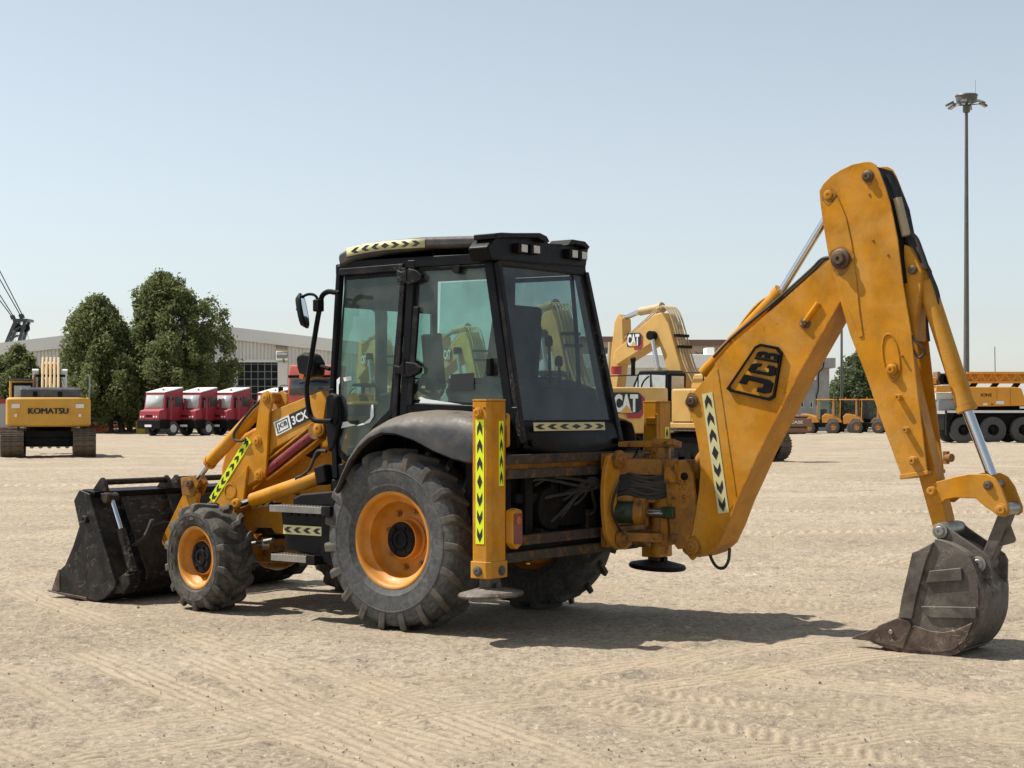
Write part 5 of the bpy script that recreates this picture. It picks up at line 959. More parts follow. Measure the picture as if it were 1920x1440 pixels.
GL = {'J': [[(.3, 1), (.95, 1), (.95, .15), (.8, 0), (.2, 0), (.05, .15), (.05, .40), (.35, .40), (.35, .27), (.62, .27), (.62, .78), (.3, .78)]],
      'C': [[(.95, .64), (.95, .85), (.8, 1), (.2, 1), (.05, .85), (.05, .15), (.2, 0), (.8, 0), (.95, .15), (.95, .36), (.66, .36), (.66, .25), (.35, .25), (.35, .75), (.66, .75), (.66, .64)]],
      'B': [[(.05, 0), (.33, 0), (.33, 1), (.05, 1)], [(.33, .8), (.60, .8), (.60, .62), (.33, .62), (.33, .40), (.60, .40), (.60, .2), (.33, .2), (.33, 0), (.82, 0), (.95, .12), (.95, .42), (.86, .5), (.93, .6), (.93, .88), (.82, 1), (.33, 1)]]}
qd = {'J': [(-2.538,1.83),(-2.574,1.947),(-2.327,2.003),(-2.248,1.898)], 'C': [(-2.579,1.967),(-2.597,2.056),(-2.401,2.092),(-2.337,2.011)], 'B': [(-2.602,2.072),(-2.62,2.149),(-2.447,2.181),(-2.406,2.108)]}
for ch_, q in qd.items():
    b = MB(); q = [Vector(p) for p in q]   # s0t0, s1t0, s1t1, s0t1
    for poly in GL[ch_]:
        pts = [((q[0]*(1-s)+q[1]*s)*(1-t)+(q[3]*(1-s)+q[2]*s)*t) for s, t in poly]; b.prism([(p.x, p.y) for p in pts], 'y', BY+BH+.014, BY+BH+.034)
    b.build('lettering', 'black', em, .003)
# boom ram and dipper ram (above boom), hose under the boom foot
k = MB(); a, b2 = [(-2.134,-0.6,2.247),(-2.553,-0.6,2.625)]; k.cyl(a, b2, .058, n=24); d = (Vector(b2)-Vector(a)).normalized(); k.cyl(Vector(b2)-d*.05, Vector(b2)+d*.01, .066, n=24); k.cyl(Vector(a)-d*.35, a, .05, n=20); dr_ = k.build('dipper_ram', 'jcb', J)
q = [(-2.99,-0.6,3.247)][0]; MB().cyl(b2, q, .030, n=20).build('ram_rod', 'chrome', dr_)
k = MB(); k.tube([(-2.151,-0.57,2.275),(-2.236,-0.57,2.397),(-2.339,-0.57,2.509),(-2.422,-0.57,2.571),(-2.486,-0.57,2.593)], .013, 7); k.cyl(*[tuple(q) for q in [(-2.147,-0.56,2.283),(-2.185,-0.56,2.257)]], .03); k.build('hose', 'jcb', dr_)
k = MB(); k.tube([(-1.912,-0.62,0.593),(-1.941,-0.62,0.527),(-1.989,-0.62,0.479),(-2.047,-0.62,0.483),(-2.085,-0.62,0.543),(-2.095,-0.62,0.636)], .013, 8); k.build('hose', 'hose', bm_o)
for k_, yy in enumerate((-.02, .03, .07)): MB().tube([(x, BY+yy, z+.012+.006*k_) for x, y, z in [(-2.001,-0.6,2.112),(-2.163,-0.6,2.259),(-2.35,-0.6,2.394),(-2.534,-0.6,2.523),(-2.715,-0.6,2.658),(-2.849,-0.6,2.761),(-2.946,-0.6,2.836),(-3.068,-0.6,2.825)]], .012, 7).build('hydraulic_hose', 'hose', bm_o)
br = MB(); a, b2 = [(-1.777,-0.6,1.165),(-2.715,-0.6,2.244)]; br.cyl((-1.75, BY, 1.2), (-2.45, BY, 2.05), .055); br.build('boom_ram', 'jcb_rear', J)
# ---- dipper
DH = .155
dp = [(-2.957,3.281),(-2.952,3.353),(-2.983,3.402),(-3.048,3.456),(-3.125,3.496),(-3.219,3.527),(-3.32,3.537),(-3.366,3.531),(-3.404,3.506),(-3.433,3.453),(-3.482,3.329),(-3.519,3.214),(-3.573,2.959),(-3.614,2.638),(-3.671,2.317),(-3.731,1.811),(-3.799,1.274),(-3.601,1.242),(-3.437,1.665),(-3.328,1.965),(-3.198,2.277),(-3.099,2.595),(-3.026,2.864),(-2.983,3.104)]
dip = MB(); dip.prism(dp, 'y', BY+DH-.014, BY+DH); dip.prism(dp, 'y', BY-DH, BY-DH+.014); dpo = dip.build('dipper_side_plate', 'jcb', J, .005)
MB().prism([(-2.978,3.263),(-3.022,3.276),(-3.065,3.261),(-3.108,3.293),(-3.172,3.142),(-3.215,2.959),(-3.24,2.785),(-3.261,2.643),(-3.278,2.458),(-3.307,2.262),(-3.278,2.247),(-3.248,2.33),(-3.181,2.47),(-3.104,2.71),(-3.026,2.995)], 'y', BY+DH, BY+DH+.008).build('doubler_plate', 'jcb', dpo, .006)
sb = [(-3.015,3.409),(-3.357,3.439),(-3.44,3.158),(-3.564,2.374),(-3.695,1.792),(-3.912,0.939),(-3.904,0.878),(-3.808,0.866),(-3.703,1.219),(-3.564,1.987),(-3.357,2.773)]; stick = MB(); stick.prism(sb, 'y', BY-.075, BY+.075); sto = stick.build('dipper_box', 'jcb', J, .008)
bk_ = [(-3.399,3.495),(-3.441,3.421),(-3.528,3.201),(-3.581,2.947),(-3.622,2.637)]; ribbon(bk_, BY-DH-.004, BY+DH-.016, -.002, .012).build('dipper_shade_sheet', 'machine_black', J)  # black sheet stands in for the far dipper plate lying in shade
k = MB(); k.prism([(-3.593,1.254),(-3.807,1.289),(-3.807,1.262),(-3.593,1.219)], 'y', BY-DH-.004, BY+DH+.012); k.build('dipper_end_plate', 'jcb', dpo, .004)
PIN = [(-3.03,-0.445,3.315),(-3.345,-0.445,3.426),(-3.134,-0.445,2.834),(-3.532,-0.445,2.013),(-3.589,-0.445,1.812),(-3.646,-0.445,1.577),(-3.699,-0.445,1.356)]
for q, r, h, ring, m in zip(PIN, (.036, .030, .046, .030, .022, .022, .024), (.018, .04, .07, .04, .05, .05, .05), (.05, .042, .075, .042, None, None, .034), ('jcb', 'pin', 'pin', 'jcb', 'jcb', 'jcb', 'jcb')): pinhead(dpo, (q[0], BY+DH, q[2]), (0, 1, 0), r, h, m, ring=ring)
for i, q in enumerate(PIN[:4]): stain(dpo, (q[0], BY+DH+(.008 if i in (0, 2) else 0), q[2]), 1, (.058, .05, .095, .05)[i], i)
for q in [(-3.61,-0.445,2.107),(-3.354,-0.445,3.293),(-3.383,-0.445,2.956),(-3.499,-0.445,2.844)]: pinhead(dpo, (q[0], BY+DH, q[2]), (0, 1, 0), .009, .03 if q[2] < 2.4 else .006, 'jcb_rear', name='bolt')
e = [(-3.524,-0.445,2.102)][0]; o = MB(); d = Vector([(-3.548,-0.445,1.939)][0])-Vector([(-3.495,-0.445,2.264)][0]); d.normalize(); nn = Vector((-d.z, 0, d.x)); L_, W_ = .172, .062
ring = [Vector(e)+d*L_*math.cos(t)+nn*W_*math.sin(t) for t in np.linspace(0, 2*math.pi, 33)]; o.tube([(p.x, BY+DH+.002, p.z) for p in ring], .007, 6, 1, False); o.build('weld_ring', 'jcb', dpo)
# bucket ram on the back of the dipper
k = MB(); a, b2 = [(-3.718,-0.6,2.65),(-4.03,-0.6,1.723)]; k.cyl(a, b2, .066, n=28); d = (Vector(b2)-Vector(a)).normalized(); k.cyl(Vector(b2)-d*.03, Vector(b2)+d*.01, .074, n=28); k.cyl(Vector(a)-d*.10, a, .045, n=20); cr = k.build('bucket_ram', 'jcb', J)
q = [(-4.213,-0.6,1.256)][0]; MB().cyl(b2, q, .038, n=24).build('ram_rod', 'chrome', cr)
k = MB(); k.prism([(-3.594,2.92),(-3.639,2.898),(-3.708,2.775),(-3.732,2.731),(-3.728,2.597),(-3.683,2.369),(-3.683,2.215),(-3.618,2.371),(-3.594,2.681)], 'y', BY-.10, BY+.10); rbk = k.build('ram_bracket', 'jcb', J, .008); q = [(-3.667,-0.5,2.731)][0]; pinhead(rbk, (q[0], BY+.10, q[2]), (0, 1, 0), .034, .02)
k = MB()
for i, oo in enumerate((0, .03)):
    k.tube([tuple(Vector(p)+Vector((0, oo, 0))) for p in [(-3.527,-0.56,3.03),(-3.592,-0.56,3.026),(-3.666,-0.56,2.967),(-3.707,-0.56,2.872),(-3.739,-0.56,2.785),(-3.755,-0.56,2.734)]], .013, 7)
    k.tube([tuple(Vector(p)+Vector((0, oo, 0))) for p in [(-3.739,-0.6,2.757),(-3.771,-0.6,2.679),(-3.811,-0.6,2.58),(-3.827,-0.6,2.484),(-3.827,-0.6,2.292)]], .010, 7)
k.tube([(-3.435,-0.58,3.438),(-3.501,-0.58,3.237),(-3.584,-0.58,2.997),(-3.649,-0.58,2.846),(-3.698,-0.58,2.781)], .03, 8); k.tube([(-3.456,-0.57,3.376),(-3.547,-0.57,3.077),(-3.637,-0.57,2.877),(-3.694,-0.57,2.796)], .018, 7); k.tube([(-3.66,-0.46,2.272),(-3.701,-0.46,2.213),(-3.765,-0.46,2.154),(-3.765,-0.46,2.12),(-3.725,-0.46,2.098),(-3.684,-0.46,2.156)], .010, 7); k.tube([(-3.738,-0.62,2.527),(-3.722,-0.62,2.373),(-3.738,-0.62,2.218)], .010, 7); k.build('hydraulic_hose', 'hose', J)
MB().cyl(*[tuple(q) for q in [(-3.536,-0.52,3.259),(-3.606,-0.52,2.983)]], .034).build('boom_nose_tube', 'cat_pale', J)
k = MB(); q = Vector([(-3.908,-0.52,1.38)][0]); k.cyl(q, q+Vector((-.05, .02, 0)), .03); k.box(q, (.03, .05, .09)); k.build('grease_cap', 'jcb_rear', sto)
# ---- tipping links, bucket link and digging bucket
tl = [(-3.805,1.174),(-3.837,1.202),(-3.995,1.247),(-4.1,1.269),(-4.227,1.272),(-4.281,1.247),(-4.33,1.181),(-4.387,1.039),(-4.387,0.998),(-4.356,0.975),(-4.311,0.98),(-4.258,1.016),(-4.212,1.044),(-4.147,1.098),(-3.999,1.1),(-3.924,1.083),(-3.885,1.051),(-3.853,1.054),(-3.813,1.098)]
for s in (1, -1):
    k = MB(); k.prism(tl, 'y', BY+s*.115, BY+s*.14); l = k.build('tipping_link', 'jcb', J, .006)
    for q, r, ring in zip([(-3.825,-0.46,1.144),(-4.334,-0.46,1.026),(-4.239,-0.46,1.194)], (.030, .030, .022), (.036, .046, .034)): pinhead(l, (q[0], BY+s*.14, q[2]), (0, s, 0), r, .025, 'jcb' if r > .025 else 'pin', ring=ring)
p1 = [(-3.825,-0.46,1.144)][0]; p2 = [(-4.334,-0.46,1.026)][0]; p3 = [(-4.181,-0.46,0.643)][0]; p4 = [(-3.901,-0.4,0.862)][0]; p5 = [(-4.239,-0.46,1.194)][0]
for p, r in ((p1, .028), (p2, .048), (p5, .028)): MB().cyl((p[0], BY-.113, p[2]), (p[0], BY+.113, p[2]), r).build('link_pin', 'steel', J)
k = MB(); k.bar((p2[0], BY, p2[2]), (p3[0], BY, p3[2]), .085, .11, (1, 0, 0)); k.cyl((p3[0], BY-.075, p3[2]), (p3[0], BY+.075, p3[2]), .055); bl_ = k.build('bucket_link', 'bucket', J, .01)
k = MB(); k.prism([(-4.35,0.915),(-4.388,0.816),(-4.38,0.793),(-4.297,0.767),(-4.258,0.757),(-4.312,0.857)], 'y', BY+.0, BY+.022); k.build('lifting_eye_plate', 'bucket', bl_, .004)
BW = .27; yn = BY+BW
bs = [(-3.899,0.795),(-3.772,0.724),(-3.74,0.692),(-3.652,0.383),(-3.627,0.237),(-3.546,0.2),(-3.489,0.173),(-3.406,0.074),(-3.497,0.043),(-3.692,0.006),(-3.899,0.002),(-4.047,0.03),(-4.143,0.113),(-4.208,0.255),(-4.223,0.386),(-4.216,0.514),(-4.17,0.641),(-4.109,0.719),(-3.977,0.78)]
wrap = [(-3.899,0.795),(-3.977,0.78),(-4.109,0.719),(-4.17,0.641),(-4.216,0.514),(-4.223,0.386),(-4.208,0.255),(-4.143,0.113),(-4.047,0.03),(-3.899,0.002),(-3.692,0.006),(-3.497,0.043),(-3.415,0.071)]
wrap = [(p.x, p.y) for p in smooth_path([(x, z, 0) for x, z in wrap], 3)]; bs = bs[:8]+wrap[::-1][1:-1]
for s in (1, -1): MB().prism(bs, 'y', BY+s*BW, BY+s*(BW-.018)).build('bucket_side', 'bucket', J, .006)
BK = ribbon(wrap, BY-BW+.001, BY+BW-.001, -.012, .016).build('bucket_wrapper', 'bucket', J, ang=25.)
ribbon(wrap[-14:], BY-BW-.012, BY+BW+.012, -.018, .03).build('cutting_lip', 'bucket_edge', BK)
ribbon(wrap[12:28], BY-BW-.006, BY+BW+.006, .004, .014).build('heel_plate', 'bucket', BK)
for poly, th, m in (([(-3.74,0.708),(-3.804,0.734),(-3.899,0.791),(-3.843,0.653),(-3.78,0.43),(-3.74,0.238),(-3.643,0.238),(-3.66,0.376)], .022, 'bucket'), ([(-3.867,0.586),(-4.101,0.622),(-4.109,0.533),(-3.843,0.498)], .022, 'bucket'), ([(-3.804,0.333),(-4.208,0.355),(-4.208,0.274),(-3.883,0.256),(-3.835,0.275)], .02, 'bucket'),
                    ([(-3.756,0.194),(-3.871,0.165),(-3.969,0.162),(-4.066,0.188),(-4.185,0.25),(-4.132,0.119),(-4.039,0.037),(-3.899,0.01),(-3.692,0.014),(-3.53,0.046),(-3.692,0.158)], .02, 'bucket_edge'), ([(-3.406,0.074),(-3.489,0.173),(-3.635,0.238),(-3.716,0.221),(-3.74,0.192),(-3.676,0.02),(-3.497,0.043)], .028, 'bucket_edge')):
    MB().prism(poly, 'y', BY+BW, BY+BW+th).build('wear_plate', m, BK, .006)
for yy in (yn-.03, BY, BY-BW+.03):
    t = MB(); q = [(-3.562,0.194),(-3.448,0.146),(-3.281,0.071),(-3.264,0.054),(-3.448,0.05),(-3.57,0.057)]; dx = 0
    t.prism(q, 'y', yy-.035, yy+.035); t.build('tooth', 'bucket_edge', BK, .008)
ear = [(-3.853,0.901),(-3.885,0.921),(-3.925,0.915),(-3.987,0.865),(-4.189,0.74),(-4.25,0.698),(-4.273,0.655),(-4.269,0.492),(-4.25,0.498),(-4.197,0.569),(-4.127,0.609),(-4.05,0.687),(-3.956,0.773),(-3.877,0.799),(-3.853,0.844)]
for s in (1, -1):
    MB().prism(ear, 'y', BY+s*.165, BY+s*.14).build('bucket_ear', 'bucket', BK, .006)
    for q, r in ((p4, .036), (p3, .036)): pinhead(BK, (q[0], BY+s*.165, q[2]), (0, s, 0), r, .035, 'steel', ring=.055)
k = MB(); k.cyl((p4[0], BY-.14, p4[2]), (p4[0], BY+.14, p4[2]), .06); k.cyl((p3[0], BY-.14, p3[2]), (p3[0], BY+.14, p3[2]), .035); k.build('bucket_pin', 'steel', BK)
q = [(-3.587,-0.33,0.135)][0]; pinhead(BK, (q[0], BY+BW+.028, q[2]), (0, 1, 0), .016, .014, 'steel', name='bolt')

# ================================================================ MACHINES BEHIND
def tracks(t, L, H, W, gauge, m='track_steel'):
    """two crawler tracks: frame, rollers and every shoe"""
    r = H/2; a = L/2-r
    shoe = MB(); shoe.bb((-.095, -W/2, -.02), (.095, W/2, .015)); shoe.bb((-.09, -W/2, .015), (-.065, W/2, .05)); shoe.bb((.02, -W/2, .015), (.04, W/2, .045))
    proto = None
    for s in (1, -1):
        b = MB(); b.prism([(-a, .18), (a, .18), (a+r*.6, r), (a, H-.25), (-a, H-.25), (-a-r*.6, r)], 'y', s*gauge/2-W*.26, s*gauge/2+W*.26)
        for x in (-a, a): b.cyl((x, s*gauge/2-W*.3, r), (x, s*gauge/2+W*.3, r), r-.09, n=24)
        for i in range(7): x = -a+.25+(2*a-.5)*i/6; b.cyl((x, s*gauge/2-W*.3, .2), (x, s*gauge/2+W*.3, .2), .15, n=14)
        tk = b.build('track_frame', 'machine_black', t)
        per = 4*a+2*math.pi*r; n = int(per/.2)
        for i in range(n):
            d = per*i/n
            if d < 2*a: x, z, an = -a+d, H-.02, 0.
            elif d < 2*a+math.pi*r: q = (d-2*a)/r; x, z, an = a+(r-.02)*math.sin(q), r+(r-.02)*math.cos(q), q
            elif d < 4*a+math.pi*r: x, z, an = a-(d-2*a-math.pi*r), .025, math.pi
            else: q = (d-4*a-math.pi*r)/r; x, z, an = -a-(r-.02)*math.sin(q), r-(r-.02)*math.cos(q), math.pi+q
            if proto is None: proto = shoe.build('track_shoe', m, tk); o = proto
            else: o = proto.copy(); C.objects.link(o); o.parent = tk
            o.location = (x, s*gauge/2, z); o.rotation_euler = (0, an, 0)
def wheelset(t, pts, r, w, rub='rubber', rim='machine_black', nm='wheel', ri=.55):
    """wheels at (x, y, z); outer side given by the sign of y"""
    tm = rm = None
    for x, y, z in pts:
        wv = empty(nm, t, (x, y, z), (0, 0, 0 if y > 0 else math.pi))
        if tm is None:
            b = MB(); b.lathe([(r*ri, -w*.42), (r*ri*1.05, -w*.46), (r*.8, -w*.5), (r*.95, -w*.45), (r, -w*.34), (r, w*.34), (r*.95, w*.45), (r*.8, w*.5), (r*ri*1.05, w*.46), (r*ri, w*.42)], 36); tm = b.build('tyre', rub, wv)
            c = MB(); c.lathe([(r*ri, w*.44), (r*ri*.92, w*.42), (r*ri*.85, w*.30), (r*ri*.6, w*.22), (r*ri*.5, w*.34), (r*ri*.32, w*.36), (r*ri*.28, w*.46), (.001, w*.46)], 28); rm = c.build('rim', rim, wv)
        else:
            for src in (tm, rm): o = src.copy(); C.objects.link(o); o.parent = wv
CATG = 'tan excavators parked in a row'
def cat_logo(t, O, U, V, w, h, parent):
    """white letters with a tan triangle over a dark red-edged hexagon"""
    O = Vector(O); U = Vector(U).normalized(); V = Vector(V).normalized(); Nn = U.cross(V)
    def flat(pts, d, m, nm, pr): b = MB(); b.add([O+U*a*w+V*c*h+Nn*d for a, c in pts], [tuple(range(len(pts)))]); return b.build(nm, m, pr, fix=False)
    red = flat([(.45, -.32), (.85, -.32), (1.0, 0), (1.0, .75), (.85, 1.), (.7, 1.), (.7, .0), (.4, .0)], .004, 'truck_red', 'logo_red', parent)
    flat([(.0, -.06), (.68, -.06), (.82, .02), (.90, .2), (.90, .80), (.80, 1.04), (.0, 1.04), (-.03, .9), (-.03, .1)], .007, 'print_black', 'logo_ground', red)
    b = MB(); text(b, 'CAT', O, U, V, w*.78, h*.96, .011, .05); b.build('lettering', 'paper', red, fix=False); flat([(.20, -.03), (.62, -.03), (.41, .40)], .014, 'cat', 'logo_triangle', red)
def cat_excavator(label, X, Y, rz, sc=1., hood=True, bk=.66):
    QX = lambda x: .55+(x-.55)*bk      # how far the boom reaches out
    B = lambda p: (QX(p[0]), p[1], p[2])
    def Bp(pts): return [(QX(p[0]),)+tuple(p[1:]) for p in pts]
    t = thing('excavator', label, 'excavator', (X, Y, 0), rz, CATG); t.scale = (sc, sc, sc)
    tracks(t, 4.9, 1.08, .62, 2.75)
    MB().bb((-1.3, -1.2, .45), (1.3, 1.2, .95)).build('car_body', 'machine_black', t, .05); MB().lathe([(.9, .95), (.9, 1.15), (.001, 1.15)], 28, (0, 0, 0), (0, 0, 1)).build('slew_ring', 'machine_black', t)
    b = MB(); b.prism([(-2.2, -1.47), (2.0, -1.47), (2.0, 1.47), (-2.2, 1.47)], 'z', 1.12, 1.32); b.build('deck', 'cat', t, .04)
    arc = [(-2.2-.85*math.cos(a), 1.50*math.sin(a)) for a in np.linspace(-1.12, 1.12, 13)]
    b = MB(); b.prism([(-2.2, -1.48)]+arc+[(-2.2, 1.48)], 'z', 1.10, 2.52); cw = b.build('counterweight', 'cat', t, .07)
    b = MB(); b.prism([(-2.19, -1.45), (.25, -1.45), (.25, 1.45), (-2.19, 1.45)], 'z', 1.33, 2.46); b.build('engine_cover', 'cat', t, .05)
    b = MB(); b.prism([(-2.2, 2.46), (-2.15, 2.85), (-2.0, 2.95), (-.5, 2.95), (-.35, 2.46)], 'y', -1.2, 1.2); 
    if hood:
        hd = b.build('bonnet', 'cat', t, .05)
        for yy in (-.5, -.15): MB().bb((-2.06, yy, 2.62), (-2.17, yy+.25, 2.84)).build('grille', 'machine_black', hd)
    for s in (1, -1):
        b = MB()
        for x0, x1 in ((-2.15, -1.45), (-1.43, -.62), (-.60, .22)): b.bb((x0, s*1.455, 1.36), (x1, s*1.475, 2.40))
        p = b.build('side_door', 'cat', t, .02)
        for x in (-1.62, -.93): MB().bb((x-.03, s*1.476, 1.95), (x+.03, s*1.482, 2.12)).build('door_latch', 'machine_black', p)
    b = MB(); b.prism([(.27, -1.45), (1.6, -1.45), (1.6, -.6), (.27, -.6)], 'z', 1.33, 2.2); b.build('tank_box', 'cat', t, .05)
    MB().lathe([(.07, 2.9), (.07, 3.3), (.10, 3.45), (.05, 3.5)], 14, (-1.6, -.7, 0), (0, 0, 1)).build('exhaust', 'machine_black', t); MB().cyl((-1.4, -.2, 2.95), (-1.4, -.2, 3.2), .17).build('air_cleaner', 'truck_red', t)
    MB().tube([(-1.0, 1.3, 2.5), (-1.0, 1.3, 3.0), (-.2, 1.3, 3.0), (-.2, 1.3, 2.5)], .025, 6, 1, False).build('handrail', 'machine_black', t); rl = MB(); rl.tube([(-1.0, -1.3, 2.3), (-1.0, -1.3, 2.95), (1.2, -1.3, 2.95), (1.4, -1.3, 2.2)], .025, 6, 1, False); rl.build('handrail', 'machine_black', t)
    # cab on the left front
    b = MB(); pr = [(.40, 1.35), (.35, 2.95), (.5, 3.1), (1.70, 3.1), (1.98, 2.6), (2.05, 1.35)]; b.prism(pr, 'y', .50, 1.45); cb = b.build('cab', 'machine_black', t, .06)
    for pts in ([(.52, 2.1), (.50, 2.92), (1.1, 2.95), (1.1, 2.1)], [(1.18, 1.6), (1.18, 2.95), (1.65, 2.95), (1.88, 2.5), (1.92, 1.6)]):
        MB().prism(pts, 'y', 1.455, 1.47).build('cab_window', 'pale_glass', cb); MB().prism(pts, 'y', .48, .495).build('cab_window', 'pale_glass', cb)
    MB().bb((.36, .62, 2.1), (.325, 1.33, 2.9)).build('cab_window', 'pale_glass', cb)
    k = MB(); k.tube([(1.3, 1.5, 1.5), (1.35, 1.75, 1.8), (1.3, 1.75, 2.6), (1.2, 1.5, 2.9)], .03, 6, 3); k.build('mirror_bar', 'machine_black', cb)
    # boom, stick, rams
    bp = [(.55, 1.75), (.35, 1.95), (.9, 3.3), (1.75, 4.75), (2.25, 5.15), (2.75, 5.1), (5.75, 3.85), (5.9, 3.55), (5.6, 3.35), (2.9, 4.1), (2.35, 3.95), (1.1, 2.0)]
    b = MB(); b.prism(Bp(bp), 'y', -.36, .36); bo_ = b.build('boom', 'cat', t, .04)
    sp_ = [(5.3, 5.0), (5.65, 5.2), (5.95, 4.9), (6.25, 3.6), (6.3, 1.6), (5.95, 1.6), (5.55, 3.2), (5.25, 4.2)]
    b = MB(); b.prism(Bp(sp_), 'y', -.24, .24); b.build('stick', 'cat', t, .04)
    k = MB(); k.cyl(B((2.75, 0, 5.35)), B((4.3, 0, 5.25)), .15); k.cyl(B((2.65, 0, 5.35)), B((2.8, 0, 5.34)), .19); sr = k.build('stick_ram', 'cat_pale', t); MB().cyl(B((4.3, 0, 5.25)), B((5.45, 0, 5.05)), .09).build('ram_rod', 'chrome', sr)
    for s in (1, -1):
        k = MB(); k.cyl(B((1.6, s*.5, 1.7)), B((2.3, s*.5, 3.2)), .13); r_ = k.build('boom_ram', 'cat_pale', t); MB().cyl(B((2.3, s*.5, 3.2)), B((2.75, s*.5, 4.35)), .08).build('ram_rod', 'chrome', r_); MB().cyl(B((2.75, s*.38, 4.35)), B((2.75, s*.62, 4.35)), .16).build('ram_eye', 'machine_black', r_)
        k = MB(); k.cyl(B((6.35, s*.12, 4.2)), B((6.55, s*.12, 2.3)), .10); k.build('bucket_ram', 'cat_pale', t)
    for i in range(5):
        k = MB(); y = -.28+.14*i; k.tube(Bp([(-.1, y, 2.5), (.15, y, 2.75), (.75, y, 3.4), (1.55, y, 4.85), (2.1, y, 5.35), (2.7, y, 5.28)]), .03, 7, 4); k.tube(Bp([(2.7, y, 5.28), (3.6, y*.8, 4.95), (5.0, y*.7, 4.4), (5.5, y*.6, 4.2)]), .022, 6, 3); k.build('hydraulic_pipe', 'cat_pale', t)
    k = MB()
    for q in (.35, .62): k.bar(B((.75+.8*q, -.36, 3.4+1.45*q+.03)), B((.75+.8*q, .36, 3.4+1.45*q+.03)), .10, .10)
    k.build('pipe_clamp', 'machine_black', t)
    k = MB(); ring = [(5.85, 1.75), (6.1, 1.8), (6.55, 1.4), (6.6, .9), (6.2, .45), (5.6, .35), (5.1, .45), (5.35, .55), (5.9, .7), (6.2, 1.0), (6.1, 1.4)]; k.prism(Bp(ring), 'y', -.75, .75); k.build('bucket', 'track_steel', t, .02)
    cat_logo(t, (QX(4.75), .365, 4.02), (-1, 0, 0), (0, 0, 1), .72, .44, bo_)
    cat_logo(t, (-3.07, 1.02, 1.75), (0, -1, 0), (0, 0, 1), 1.15, .58, cw)
    cat_logo(t, (-.75, 1.48, 1.85), (-1, 0, 0), (0, 0, 1), .6, .38, cw)
    return t
def at(u, D): return (u-960)*D/3050.
cat_excavator('tan excavator behind the cab, big logo counterweight beside the stabiliser', at(1101, 51.5), 51.5, R(120), .98, False)
cat_excavator('tan excavator with arched boom showing right of the cab, farther back', at(1320, 57.5), 57.5, R(135), 1.03, bk=.62)
cat_excavator('tan excavator seen through the cab side window', at(925, 66), 66, R(124), .98)
cat_excavator('tan excavator seen through the cab door glass, leftmost of its row', at(742, 70), 70, R(116), .96)
